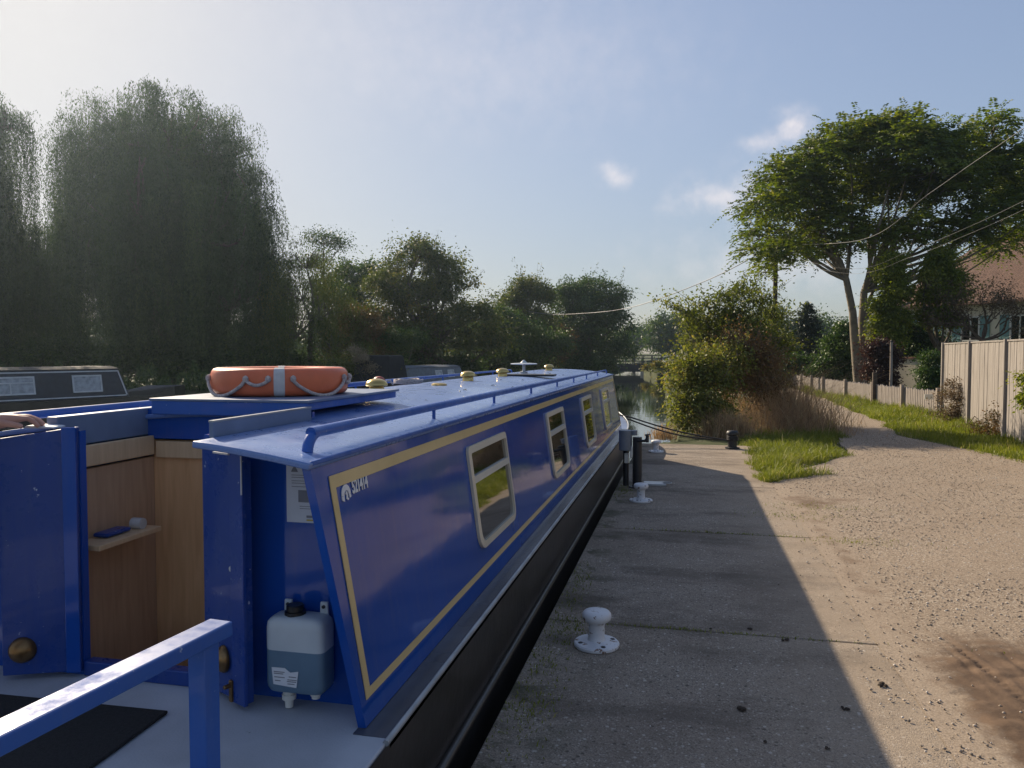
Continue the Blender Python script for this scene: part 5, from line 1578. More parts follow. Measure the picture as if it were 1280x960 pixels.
WIN = [(3.76, 4.60), (6.03, 6.87), (8.12, 8.96), (10.05, 10.89)]
for sg in (1, -1):
    for (y0, y1) in WIN:
        o = rrect(y0, y1, .222, .832, .085, .035)
        fr = .036
        i_ = rrect(y0 + fr, y1 - fr, .222 + fr / .872, .832 - fr / .872, .055, .012)
        mb = MB(); n = len(o)
        vv = [side(v, y, .001, sg) for v, y in o] + [side(v, y, .016, sg) for v, y in o] + [side(v, y, .020, sg) for v, y in i_] + [side(v, y, .001, sg) for v, y in i_]
        ff = []
        for a in range(3):
            for k in range(n): ff.append((a * n + k, a * n + (k + 1) % n, (a + 1) * n + (k + 1) % n, (a + 1) * n + k))
        mb.add(vv, ff)
        w = mb.build('window', M['frame'], boat, smooth=35)
        mb = MB(); mb.prism([side(v, y, .0015, sg) for v, y in rrect(y0 + fr - .004, y1 - fr + .004, .222 + (fr - .004) / .872, .832 - (fr - .004) / .872, .057, .014)], side(0, 0, .006, sg) - side(0, 0, .0015, sg))
        mb.build('pane', M['pane'], w)
        mb = MB(); vb = .612
        mb.prism([side(v, y, .004, sg) for v, y in ((vb, y0 + fr), (vb, y1 - fr), (vb + .042, y1 - fr), (vb + .042, y0 + fr))], side(0, 0, .019, sg) - side(0, 0, .004, sg))
        mb.prism([side(v, y, .004, sg) for v, y in ((.30, y0 + fr), (.30, y0 + fr + .012), (.60, y0 + fr + .012), (.60, y0 + fr))], side(0, 0, .013, sg) - side(0, 0, .004, sg))
        mb.build('window_bar', M['frame_bar'], w)


def text_mesh(name, body, size, mat, parent, origin, ux_, uy_, xs=.72, depth=.001, space=1.0):
    cu = bpy.data.curves.new('lettering', 'FONT')
    cu.body = body; cu.size = size; cu.extrude = depth; cu.space_character = space; cu.offset = size * .03
    tmp = bpy.data.objects.new('lettering', cu)
    COL.objects.link(tmp)
    dg = bpy.context.evaluated_depsgraph_get()
    me = bpy.data.meshes.new_from_object(tmp.evaluated_get(dg))
    bpy.data.objects.remove(tmp)
    ux_, uy_ = Vector(ux_).normalized(), Vector(uy_).normalized()
    nz = ux_.cross(uy_)
    mt = Matrix(((ux_.x * xs, uy_.x, nz.x, origin[0]), (ux_.y * xs, uy_.y, nz.y, origin[1]), (ux_.z * xs, uy_.z, nz.z, origin[2]), (0, 0, 0, 1)))
    me.transform(mt)
    me.materials.clear(); me.materials.append(mat)
    me.name = name
    return place(name, me, parent)


upv = (side(1, 0) - side(0, 0)).normalized()
text_mesh('registration_number', '521414', .066, M['number_white'], cabin_side, side(.842, 2.402, .003), (0, 1, 0), upv, xs=.66)
# the small white arch and bird emblem before the number
mb = MB()
cy, cv, h_ = 2.352, .838, .872


def ev(px, pz): return (cv + pz / h_, cy + px)


arch = [ev(.034 * math.cos(R(a)), .034 * math.sin(R(a)) + .008) for a in range(0, 181, 15)]
inner = [ev(.018 * math.cos(R(a)) + .002, .018 * math.sin(R(a)) + .004) for a in range(180, -1, -15)]
strip(mb, arch + inner)
strip(mb, [ev(-.034, .006), ev(-.034, -.006), ev(-.018, -.012), ev(-.016, .004)])
strip(mb, [ev(.034, .006), ev(.020, .004), ev(.024, -.006), ev(.034, -.004)])
strip(mb, [ev(.004, .020), ev(-.004, .012), ev(.002, .004), ev(-.002, -.006), ev(.010, -.012), ev(.016, -.008), ev(.010, -.002), ev(.010, .012)])
mb.build('emblem', M['number_white'], cabin_side)


# roof
def zr(x): return 1.345 - .078 * ((x - XC) / .82) ** 2


def roof_sheet(mb, x0, x1, y0, y1, nx=8, ny=10):
    n0 = len(mb.v)
    vv, ff = [], []
    for j in range(ny + 1):
        for i in range(nx + 1):
            x = x0 + (x1 - x0) * i / nx
            vv.append((x, y0 + (y1 - y0) * j / ny, zr(x)))
    for j in range(ny):
        for i in range(nx):
            a = j * (nx + 1) + i
            ff.append((a, a + 1, a + nx + 2, a + nx + 1))
    mb.add(vv, ff)


mb = MB()
roof_sheet(mb, -1.51, -1.108, 2.12, 2.44, 6, 3)
xs_ = [mx(-1.108), mx(-1.51), -1.51, -1.108]
roof_sheet(mb, -1.51, -1.108, 2.44, 2.96, 6, 3); roof_sheet(mb, mx(-1.108), mx(-1.51), 2.46, 2.96, 6, 3)
roof_sheet(mb, -1.51, -1.108, 2.96, 12.05, 6, 12); roof_sheet(mb, mx(-1.51), -1.51, 2.96, 12.05, 10, 12); roof_sheet(mb, mx(-1.108), mx(-1.51), 2.96, 12.05, 6, 12)
me_ = mb.build('roof', M['blue_roof_sheen'], boat, smooth=30, recalc=False)
bm = bmesh.new(); bm.from_mesh(me_.data); bmesh.ops.remove_doubles(bm, verts=bm.verts, dist=.0005); bm.to_mesh(me_.data); bm.free()
sm = me_.modifiers.new('thickness', 'SOLIDIFY'); sm.thickness = .022; sm.offset = -1
bv = me_.modifiers.new('bevel', 'BEVEL'); bv.width = .005; bv.segments = 2; bv.limit_method = 'ANGLE'; bv.angle_limit = R(45)
roof = me_

# front wall of the cabin and stern walls
mb = MB()
mb.hexa([(-1.01, 12.26, GZ), (mx(-1.01), 12.26, GZ), (mx(-1.01), 12.30, GZ), (-1.01, 12.30, GZ)], [(-1.14, 11.98, 1.25), (mx(-1.14), 11.98, 1.25), (mx(-1.14), 12.0, 1.25), (-1.14, 12.0, 1.25)])
mb.build('front_wall', M['blue'], boat)
JS = -1.675
mb = MB()
mb.prism([(-1.030, 2.42, GZ), (-1.148, 2.42, 1.247), (-1.40, 2.42, 1.285), (JS, 2.42, 1.309), (JS, 2.42, GZ)], (0, .03, 0))
bulk = mb.build('stern_wall', M['blue'], boat)
mb = MB()
mb.prism([(mx(-1.030), 2.43, GZ), (mx(-1.148), 2.43, 1.247), (mx(-1.40), 2.43, 1.285), (mx(JS), 2.43, 1.309), (mx(JS), 2.43, GZ)], (0, .03, 0))
mb.build('stern_wall', M['blue'], boat)
mb = MB(); mb.box((XC, 2.445, GZ + .028), (abs(JS - mx(JS)) - .004, .05, .056))
mb.build('door_sill', M['blue_worn'], boat, bevel=.005)
# wood-lined inside
IX0, IX1 = mx(-1.545), -1.545
mb = MB()
mb.box((IX0 - .012, 3.2, .66), (.024, 1.46, .95), mat=0)
mb.box((IX1 + .012, 3.2, .66), (.024, 1.46, .95), mat=0)
mb.box((XC, 3.2, .18), (abs(IX1 - IX0), 1.46, .02), mat=0)
mb.build('inside_lining', M['oak_dark'], boat)
mb = MB(); mb.box((XC, 3.012, .70), (abs(IX1 - IX0) - .004, .02, 1.02)); mb.build('inside_panel', M['oak'], boat)
mb = MB(); mb.box((IX0 + .012, 2.73, 1.19), (.024, .50, .085)); mb.box((XC, 2.992, 1.17), (abs(IX1 - IX0) - .05, .018, .075)); mb.box((IX0 + .014, 2.472, .80), (.03, .02, .70))
mb.build('inside_trim', M['oak_pale'], boat, bevel=.004)
mb = MB(); mb.box((IX0 + .07, 2.69, .845), (.135, .36, .022)); sh = mb.build('inside_shelf', M['oak_pale'], boat, bevel=.004)
mb = MB(); mb.box((IX0 + .05, 2.68, .868), (.07, .14, .018)); mb.build('folded_cloth', M['blue_worn'], sh, bevel=.01)
mb = MB(); mb.tube([(IX0 + .05, 2.80, .878), (IX0 + .10, 2.80, .878)], .024, 12); mb.build('tape_roll', M['tape'], sh, smooth=40)
# hatch: port coaming, starboard runner, drop board, sliding lid
mb = MB(); mb.box((IX0 - .03, 3.0, 1.295), (.05, 1.06, .12)); mb.build('hatch_coaming', M['blue_grey'], boat, bevel=.004)
mb = MB(); mb.box((-1.53, 2.59, 1.344), (.018, .68, .054)); mb.build('hatch_runner', M['blue_grey'], boat, bevel=.003)
mb = MB(); mb.box((-1.53, 2.59, 1.3735), (.020, .68, .006)); mb.build('runner_wear_strip', M['gunwale_edge'], boat)
mb = MB(); mb.box((XC, 2.985, 1.285), (.80, .02, .13)); mb.build('hatch_drop_board', M['blue'], boat)
LID = 1.398
mb = MB()
mb.hexa([(-1.545, 2.94, LID - .042), (-1.545, 3.95, LID - .042), (-2.275, 3.95, LID - .042), (-2.275, 2.94, LID - .042)], [(-1.545, 2.94, LID - .006), (-1.545, 3.95, LID - .006), (-2.275, 3.95, LID - .006), (-2.275, 2.94, LID - .006)])
mb.box((-1.91, 2.932, LID - .036), (.745, .016, .064))
lid = mb.build('sliding_hatch', M['blue_rail_glint'], boat, bevel=.006)
mb = MB(); mb.box((-1.91, 3.44, LID - .002), (.76, 1.04, .012)); mb.build('hatch_top', M['blue_grey'], lid, bevel=.003)

# doors folded back, each with a bronze vent
for (hx, hy, ex, ey, ztop, sg) in ((JS, 2.405, -1.445, 2.30, 1.285, 1), (mx(JS), 2.415, mx(-1.425), 2.31, 1.335, -1)):
    mb = MB()
    a, b = Vector((hx, hy, 0)), Vector((ex, ey, 0))
    d = (b - a).normalized(); nr = Vector((d.y, -d.x, 0))
    if nr.y > 0: nr = -nr
    z0 = GZ + .02
    zt1 = min(ztop, 1.262) if sg == 1 else ztop - .05
    mb.hexa([a + Vector((0, 0, z0)), b + Vector((0, 0, z0)), b - nr * .03 + Vector((0, 0, z0)), a - nr * .03 + Vector((0, 0, z0))],
            [a + Vector((0, 0, ztop - .01)), b + Vector((0, 0, zt1)), b - nr * .03 + Vector((0, 0, zt1)), a - nr * .03 + Vector((0, 0, ztop - .01))])
    door = mb.build('door', M['blue_worn'], boat, bevel=.004)
    mb = MB()
    if sg == 1:
        e0 = b - d * .062
        mb.hexa([e0 + nr * .001 + Vector((0, 0, z0)), b + d * .012 + nr * .001 + Vector((0, 0, z0)), b + d * .012 + nr * .016 + Vector((0, 0, z0)), e0 + nr * .016 + Vector((0, 0, z0))],
                [e0 + nr * .001 + Vector((0, 0, zt1)), b + d * .012 + nr * .001 + Vector((0, 0, zt1)), b + d * .012 + nr * .016 + Vector((0, 0, zt1)), e0 + nr * .016 + Vector((0, 0, zt1))])
        mb.build('door_edge', M['blue_worn'], door, bevel=.003)
    else:
        e0 = a + d * .05
        mb.hexa([a + nr * .001 + Vector((0, 0, z0)), e0 + nr * .001 + Vector((0, 0, z0)), e0 + nr * .012 + Vector((0, 0, z0)), a + nr * .012 + Vector((0, 0, z0))],
                [a + nr * .001 + Vector((0, 0, ztop - .01)), e0 + nr * .001 + Vector((0, 0, ztop - .01)), e0 + nr * .012 + Vector((0, 0, ztop - .01)), a + nr * .012 + Vector((0, 0, ztop - .01))])
        mb.build('door_edge', M['blue'], door, bevel=.003)
    rot = nr.to_track_quat('Z', 'Y').to_matrix()
    c = a + d * (.125 if sg == 1 else .20) + nr * .001 + Vector((0, 0, .535 if sg == 1 else .50))
    mb = MB(); mb.lathe([(.048, 0), (.046, .012), (.036, .026), (.018, .034), (.002, .036)], c, 20, M=Matrix.Scale(.75, 3, Vector((1, 0, 0))) @ rot if sg == 1 else rot)
    mb.build('door_vent', M['bronze'], door, smooth=60)
    if sg == 1:
        c = b - d * .06 + nr * .018 + Vector((0, 0, .445))
        mb = MB(); mb.box(c, (.016, .014, .075), math.atan2(d.y, d.x)); mb.tube([c + Vector((0, 0, .02)) + nr * .005, c + Vector((0, 0, .02)) + nr * .03], .008, 8)
        mb.build('door_bolt', M['bronze'], door, bevel=.003)
        c = b - d * .075 + nr * .001 + Vector((0, 0, .86))
        mb = MB(); mb.lathe([(.011, 0), (.010, .005), (.002, .007)], c, 12, M=rot); mb.build('door_bolt', M['white_plastic'], door)
        mb = MB(); mb.box(b - d * .10 + nr * .02 + Vector((0, 0, zt1 - .004)), (.09, .008, .006), math.atan2(d.y, d.x)); mb.box(b + d * .014 + nr * .018 + Vector((0, 0, zt1 - .07)), (.004, .004, .13))
        mb.build('weather_strip', M['tape'], door)

# notice on the stern wall
nx0, nx1, nz0, nz1 = -1.352, -1.205, 1.012, 1.218
mb = MB(); mb.prism([(nx0, 2.4185, nz0), (nx1, 2.4185, nz0), (nx1, 2.4185, nz1), (nx0, 2.4185, nz1)], (0, -.002, 0))
notice = mb.build('notice', M['paper'], bulk)
mb = MB(); yy_ = 2.4160
mb.prism([(nx0 + .018, yy_, nz1 - .030), (nx0 + .045, yy_, nz1 - .030), (nx0 + .0315, yy_, nz1 - .006)], (0, -.0008, 0))
for k, (z, x0, x1) in enumerate(((.012, .06, .135), (.022, .06, .12), (.042, .02, .135), (.050, .02, .13), (.062, .02, .132), (.070, .02, .11), (.082, .02, .135), (.150, .05, .13), (.158, .05, .12))):
    mb.prism([(nx0 + x0, yy_, nz1 - z), (nx0 + x1, yy_, nz1 - z), (nx0 + x1, yy_, nz1 - z + .002), (nx0 + x0, yy_, nz1 - z + .002)], (0, -.0006, 0))
for (z, x0, x1, hh) in ((.135, .045, .10, .042), (.188, .075, .13, .008)):
    mb.prism([(nx0 + x0, yy_, nz1 - z), (nx0 + x1, yy_, nz1 - z), (nx0 + x1, yy_, nz1 - z + hh), (nx0 + x0, yy_, nz1 - z + hh)], (0, -.0005, 0))
mb.build('notice_print', M['ink'], notice)
mb = MB(); mb.prism([(nx0 + .075, yy_, nz1 - .199), (nx0 + .13, yy_, nz1 - .199), (nx0 + .13, yy_, nz1 - .194), (nx0 + .075, yy_, nz1 - .194)], (0, -.0005, 0)); mb.build('notice_footer', M['ink_yellow'], notice)

# fluid tank screwed to the stern wall
TX, TY, TZ = -1.272, 2.355, .46
mb = MB()


def tank_ring(z, s, mat=None):
    w, d_ = .106 * s, .052 * s
    out = []
    for (cx, cy, a0) in ((w - .03, d_ - .022, 0), (-w + .03, d_ - .022, 90), (-w + .03, -d_ + .022, 180), (w - .03, -d_ + .022, 270)):
        for k in range(5):
            a = R(a0 + 22.5 * k)
            out.append((TX + cx + .03 * math.cos(a), TY + cy + .022 * math.sin(a), z))
    return out


lvls = [(0, .90), (.012, .98), (.03, 1.0), (.142, 1.0), (.215, 1.0), (.235, .97), (.248, .86), (.254, .6)]
vv, ff, mm = [], [], []
for z, s in lvls: vv += tank_ring(TZ + z, s)
n = 20
for a in range(len(lvls) - 1):
    for k in range(n):
        ff.append((a * n + k, a * n + (k + 1) % n, (a + 1) * n + (k + 1) % n, (a + 1) * n + k)); mm.append(1 if lvls[a][0] < .142 else 0)
ff += [tuple(range(n))[::-1], tuple((len(lvls) - 1) * n + k for k in range(n))]; mm += [1, 0]
mb.v, mb.f, mb.m = vv, ff, mm
tank = mb.build('fluid_tank', [M['tank_top'], M['tank_fluid']], boat, smooth=50)
mb = MB(); mb.lathe([(.036, 0), (.036, .012), (.030, .014), (.030, .030), (.026, .034), (.002, .034)], (TX - .018, TY, TZ + .252), 20); mb.build('tank_cap', M['black_plastic'], tank, smooth=40)
mb = MB()
for sx2 in (-.062, .072):
    mb.prism([(TX + sx2 - .016, TY + .03, TZ + .235), (TX + sx2 + .016, TY + .03, TZ + .235), (TX + sx2 + .014, TY + .03, TZ + .29), (TX + sx2 - .014, TY + .03, TZ + .29)], (0, .012, 0))
mb.build('tank_lug', M['tank_top'], tank, bevel=.004)
mb = MB()
for sx2 in (-.062, .072): mb.lathe([(.006, 0), (.006, .006), (.001, .008)], (TX + sx2, TY + .031, TZ + .274), 10, M=Matrix.Rotation(R(90), 3, 'X'))
mb.build('tank_screw', M['dark_metal'], tank)
mb = MB(); ly = TY - .0535
mb.prism([(TX - .078, ly, TZ + .085), (TX - .072, ly, TZ + .028), (TX + .012, ly, TZ + .022), (TX + .020, ly, TZ + .078), (TX - .01, ly, TZ + .072), (TX - .03, ly, TZ + .086)], (0, -.0012, 0))
mb.build('tank_label', M['paper'], tank)
mb = MB(); ly -= .0014
for (x0, x1, z) in ((-.07, -.03, .070), (-.07, -.035, .064), (-.068, -.03, .052), (-.066, -.045, .040), (-.015, .012, .056), (-.02, .014, .046), (-.022, .012, .040), (-.02, .006, .032)):
    mb.prism([(TX + x0, ly, TZ + z), (TX + x1, ly, TZ + z), (TX + x1, ly, TZ + z + .003), (TX + x0, ly, TZ + z + .003)], (0, -.0006, 0))
mb.build('tank_label_print', M['ink'], tank)
mb = MB(); mb.lathe([(.020, -.006), (.020, -.028), (.024, -.030), (.024, -.046), (.016, -.048), (.014, -.075)], (TX - .045, TY, TZ + .004), 16)
mb.build('tank_fitting', M['white_plastic'], tank, smooth=40)
mb = MB()
mb.lathe([(.018, -.004), (.018, -.020), (.014, -.024), (.014, -.030)], (TX + .06, TY - .01, TZ + .004), 16)
mb.build('tank_fitting', M['white_plastic'], tank, smooth=40)

# roof rails, mushroom vents, aerial, odds and ends
for sg in (1, -1):
    mb = MB()
    x = -1.195 if sg == 1 else mx(-1.195)
    zb = zr(x)
    pts = [(x, 2.27, zb - .005), (x, 2.285, zb + .03), (x, 2.33, zb + .055)] + [(x, y, zb + .058) for y in (2.45, 4, 6, 7.2)]
    mb.tube(smooth_path(pts, 5), .019, 10)
    mb.tube([(x, 7.2, zb + .058), (x, 9, zb + .057), (x, 11.7, zb + .055), (x, 11.8, zb + .04), (x, 11.82, zb - .005)], [.019, .013, .011, .011, .011], 8)
    gr = mb.build('grab_rail', M['blue_rail_glint'], boat, smooth=60)
    mb = MB()
    for y in (3.55, 4.75, 5.95, 7.2, 8.3, 9.4, 10.6): mb.tube([(x, y, zb - .004), (x, y, zb + .05)], .009, 8)
    mb.build('rail_bracket', M['blue_rail_glint'], gr, smooth=50)


def vent(y, x=XC, s=1.0):
    mb = MB()
    c = (x, y, zr(x))
    mb.lathe([(.050, -.004), (.050, .030), (.046, .034), (.046, .040), (.002, .040)], c, 20)
    mb.lathe([(.004, .041), (.066, .041), (.072, .048), (.070, .058), (.060, .072), (.042, .083), (.020, .089), (.002, .090)], c, 28)
    return mb.build('mushroom_vent', M['brass'], boat, smooth=50)


for y in (4.62, 6.74, 8.09, 10.97): vent(y)
mb = MB(); mb.lathe([(.06, 0), (.06, .012), (.045, .02), (.002, .022)], (XC + .05, 5.75, zr(XC) - .002), 20); mb.build('roof_light_disc', M['brass'], boat, smooth=40)
mb = MB(); c = (XC - .02, 9.3, zr(XC))
mb.lathe([(.05, -.003), (.05, .02), (.02, .03), (.02, .11), (.002, .112)], c, 16)
ae = mb.build('aerial', M['steel'], boat, smooth=40)
mb = MB(); mb.lathe([(.01, .104), (.150, .112), (.170, .118), (.150, .126), (.04, .132), (.012, .165), (.002, .168)], c, 28); mb.build('aerial_disc', M['tank_top'], ae, smooth=40)
# long line of paint: rounded roof edge trim
mb = MB(); mb.box((-1.114, 7.08, 1.262), (.012, 9.88, .016)); mb.build('roof_edge', M['blue_rail_glint'], roof, bevel=.004)

o = MB(); o.box((-1.72, 8.35, 1.353), (.62, .26, .022), .05)
tag(o.build('plank', M['dark_metal'], bevel=.004), 'dark flat board lying across the blue roof near a brass vent', 'board')
t = thing('small_fender', (-2.5, 6.0, 1.30), 'small faded red fender float lying at the far edge of the blue roof', 'fender')
o = MB(); o.lathe([(.002, -.055), (.03, -.048), (.05, -.02), (.052, .01), (.04, .04), (.018, .056), (.002, .058)], (-2.5, 6.0, 1.353), 16, M=Matrix.Rotation(R(80), 3, 'Y')); o.build('float', M['red'], t, smooth=60)
o = MB(); o.tube([(-2.45, 6.0, 1.36), (-2.40, 6.0, 1.37), (-2.38, 6.02, 1.335)], .008, 8); o.build('cord', M['rope_white'], t, smooth=60)
pts = []
for k in range(120):
    a = k * .32; rr = .05 + .06 * ((k % 40) / 40)
    pts.append((-2.40 + rr * math.cos(a) * 1.1, 6.42 + rr * 1.9 * math.sin(a), 1.327 + .010 + .012 * (k // 40) + .004 * math.sin(k)))
o = MB(); o.tube(pts, .009, 6); tag(o.build('rope_coil', M['rope_white'], smooth=60), 'small heap of pale rope beside the red float on the blue roof', 'rope')
o = MB()
r_ = np.random.default_rng(5)
for k in range(26):
    x, y = r_.uniform(-2.6, -1.3), r_.uniform(4.1, 10.5)
    a = r_.uniform(0, 6.28); s_ = r_.uniform(.012, .03)
    z = zr(x) + .003
    o.add([(x - s_ * math.cos(a), y - s_ * math.sin(a), z), (x + s_ * .4 * math.sin(a), y - s_ * .4 * math.cos(a), z + .008), (x + s_ * math.cos(a), y + s_ * math.sin(a), z + .003), (x - s_ * .4 * math.sin(a), y + s_ * .4 * math.cos(a), z + .006)], [(0, 1, 2, 3)])
tag(o.build('fallen_leaves', M['clod'], recalc=False), 'few dry fallen leaves scattered over the blue roof', 'leaves', kind='stuff')

# stern hand rail
a, b = Vector((-1.268, 1.90, .83)), Vector((-1.45, .12, .83))
d = (b - a).normalized(); L = (b - a).length
rzr = math.atan2(d.y, d.x)
mb = MB(); mb.box((a + b) / 2, (L, .078, .042), rzr)
hr = mb.build('stern_rail', M['blue_rail_glint'], boat, bevel=.006)
for s_ in (.075, 1.55):
    mb = MB(); p = a + d * s_; mb.box((p.x, p.y, (GZ + .81) / 2), (.058, .058, .81 - GZ), rzr); mb.build('rail_post', M['blue_rail_glint'], hr, bevel=.005)

# door mat
o = MB(); o.box((-2.03, 1.90, GZ + .008), (.70, .62, .012), .03)
tag(o.build('door_mat', M['mat'], bevel=.004), 'black rubber mat on the pale grey stern deck', 'mat')

# lifebuoy on the hatch lid
LB = Vector((-1.915, 3.38, LID + .0055 + .064))
t = thing('lifebuoy', LB - Vector((0, 0, .064)), 'orange lifebuoy with a silver band and rope lying on the blue hatch lid', 'lifebuoy')
NR, NS = 64, 20
R0, rw, rh_ = .250, .068, .064


def tor(a, b_, gx=1.0):
    cb, sb = math.cos(b_), math.sin(b_)
    e = .5
    px_ = rw * gx * math.copysign(abs(cb) ** e, cb); pz = rh_ * gx * math.copysign(abs(sb) ** e, sb)
    return LB + Vector(((R0 + px_) * math.cos(a), (R0 + px_) * math.sin(a), pz))


mb = MB(); vv, ff = [], []
for i in range(NR):
    for k in range(NS): vv.append(tor(2 * math.pi * i / NR, 2 * math.pi * k / NS))
for i in range(NR):
    for k in range(NS): ff.append((i * NS + k, ((i + 1) % NR) * NS + k, ((i + 1) % NR) * NS + (k + 1) % NS, i * NS + (k + 1) % NS))
mb.add(vv, ff); mb.build('ring', M['orange'], t, smooth=70)
a_front = math.atan2(-LB.y, -LB.x)
for k in range(4):
    a0 = a_front + k * math.pi / 2 - .02
    mb = MB(); vv, ff = [], []
    for i in range(6):
        for q in range(NS): vv.append(tor(a0 - .075 + .03 * i, 2 * math.pi * q / NS, 1.025))
    for i in range(5):
        for q in range(NS): ff.append((i * NS + q, (i + 1) * NS + q, (i + 1) * NS + (q + 1) % NS, i * NS + (q + 1) % NS))
    mb.add(vv, ff); mb.build('band', M['tape'], t, smooth=70)
mb = MB()
for k in range(4):
    m0 = a_front + k * math.pi / 2 + math.pi / 4
    pts = []
    for i in range(25):
        u = i / 24
        a = m0 - .62 + 1.24 * u
        sagz = .008 - .07 * math.sin(math.pi * min(1, u / .75)) ** .8 if u < .75 else .008 - .02 * math.sin(math.pi * (u - .75) / .25)
        rr = R0 + rw + .010
        pts.append(LB + Vector((rr * math.cos(a), rr * math.sin(a), sagz)))
    mb.tube(smooth_path(pts, 2), .008, 7)
    for u in (0, .75, 1):
        a = m0 - .62 + 1.24 * u
        q = LB + Vector(((R0 + rw + .008) * math.cos(a), (R0 + rw + .008) * math.sin(a), .016))
        mb.lathe([(.002, -.016), (.012, -.010), (.014, 0), (.011, .010), (.002, .016)], q, 8)
mb.build('grab_line', M['rope_white'], t, smooth=60)

# ------------------------------------------------------------------ on the quay: bollards, service post, ropes
bol = None
for k, (y, lab) in enumerate(((4.14, 'white mooring bollard nearest the viewer beside the boat'), (8.33, 'white mooring bollard next to the dark service post'), (12.55, 'farthest white mooring bollard in the sun at the quay end'), (-.1, 'white mooring bollard behind the viewer'))):
    if bol is None:
        bol = thing('mooring_bollard', (-.465, y, 0), lab, 'bollard', 'white bollards along the quay')
        c = Vector((-.465, y, 0))
        mb = MB(); mb.lathe([(.118, .0), (.124, .006), (.124, .018), (.118, .025), (.075, .030), (.058, .036)], c, 36)
        mb.build('base_plate', M['white_paint'], bol, smooth=40)
        mb = MB(); mb.lathe([(.054, .030), (.046, .042), (.043, .06), (.043, .115), (.048, .132), (.064, .140), (.076, .150), (.080, .165), (.078, .180), (.068, .192), (.045, .198), (.002, .199)], c, 32)
        mb.build('head', M['white_paint'], bol, smooth=60)
        for q in range(4):
            mb = MB(); a = .5 + q * math.pi / 2; mb.lathe([(.014, .022), (.014, .029), (.010, .031), (.002, .032)], c + Vector((.093 * math.cos(a), .093 * math.sin(a), 0)), 6)
            mb.build('bolt', M['dark_metal'], bol)
    else:
        o = copy_tree(bol, (-.465, y, 0)); o['label'] = lab; o.rotation_euler.z = k * .7

t = thing('service_post', (-.59, 9.2, 0), 'dark mooring side post with a grey box and tap at the quay edge', 'service post')
mb = MB(); mb.tube([(-.56, 9.2, -.05), (-.56, 9.2, .60)], .055, 14); mb.build('post', M['dark_metal'], t, smooth=50)
mb = MB(); mb.tube([(-.70, 9.3, -.05), (-.70, 9.3, .5)], .035, 10); mb.build('rear_post', M['dark_metal'], t, smooth=50)
mb = MB(); mb.tube([(-.70, 9.2, .44), (-.70, 9.2, .68)], .078, 20); mb.tube([(-.60, 9.2, .62), (-.60, 9.2, .68)], .04, 10)
bx = mb.build('meter_box', M['grey_metal'], t, smooth=40, bevel=.006)
mb = MB(); mb.tube([(-.56, 9.16, .56), (-.47, 9.12, .565), (-.44, 9.11, .60)], .016, 8); mb.tube([(-.44, 9.11, .63), (-.44, 9.11, .55)], .02, 8); mb.tube([(-.46, 9.07, .64), (-.42, 9.15, .64)], .01, 6)
mb.build('tap', M['dark_metal'], t, smooth=50)
mb = MB(); mb.box((-.69, 9.24, .34), (.05, .05, .12)); mb.box((-.63, 9.18, .42), (.03, .03, .14)); mb.build('pipe', M['white_plastic'], t, bevel=.008)
mb = MB(); mb.lathe([(.10, -.01), (.10, .012), (.06, .02), (.056, .03)], (-.56, 9.2, .0), 20); mb.build('foot', M['dark_metal'], t, smooth=40)
t = thing('access_cover', (-.33, 9.42, 0), 'flat grey metal cover with a ring beside the dark service post', 'cover')
mb = MB(); mb.box((-.36, 9.42, .014), (.26, .20, .028), .1); mb.build('plate', M['steel'], t, bevel=.005)
mb = MB(); mb.tube([(-.21 + .05 * math.cos(a), 9.42 + .05 * math.sin(a), .032) for a in np.linspace(0, 6.28, 18)], .007, 6); mb.build('ring', M['steel'], t, smooth=60)

t = thing('iron_bollard', (.76, 13.3, 0), 'squat black iron bollard holding the mooring rope at the quay end', 'bollard')
mb = MB(); mb.lathe([(.12, -.02), (.12, .02), (.075, .03), (.07, .22)], (.76, 13.3, 0), 20); mb.build('base', M['dark_metal'], t, smooth=40)
mb = MB(); mb.lathe([(.07, .221), (.095, .235), (.10, .27), (.08, .30), (.002, .31)], (.76, 13.3, 0), 20); mb.build('head', M['dark_metal'], t, smooth=50)
S_, E_ = Vector((XC + .05, 14.0, .60)), Vector((.70, 13.28, .14))
for k, (dz, lab) in enumerate(((0, 'upper strand of the dark mooring rope between bow and iron bollard'), (-.05, 'lower strand of the dark mooring rope between bow and iron bollard'))):
    pts = []
    mid_ = Vector((-.95, 13.55, .475))
    for i in range(25):
        u = i / 24
        p = S_.lerp(mid_, u * 2) if u < .5 else mid_.lerp(E_, u * 2 - 1)
        q = Vector((p.x, p.y + .03 * k, p.z - (.05 + .03 * k) * math.sin(math.pi * min(1, max(0, (u - .5) * 2))) + dz * math.sin(math.pi * u)))
        pts.append(q)
    if k == 0:
        for i in range(40):
            a = i * .5
            pts.append(Vector((.76 - .082 * math.cos(a), 13.3 + .082 * math.sin(a), .13 + .002 * i)))
    mb = MB(); mb.tube(pts, .013, 8); tag(mb.build('mooring_rope', M['rope_dark'], smooth=60), lab, 'rope', 'mooring ropes')

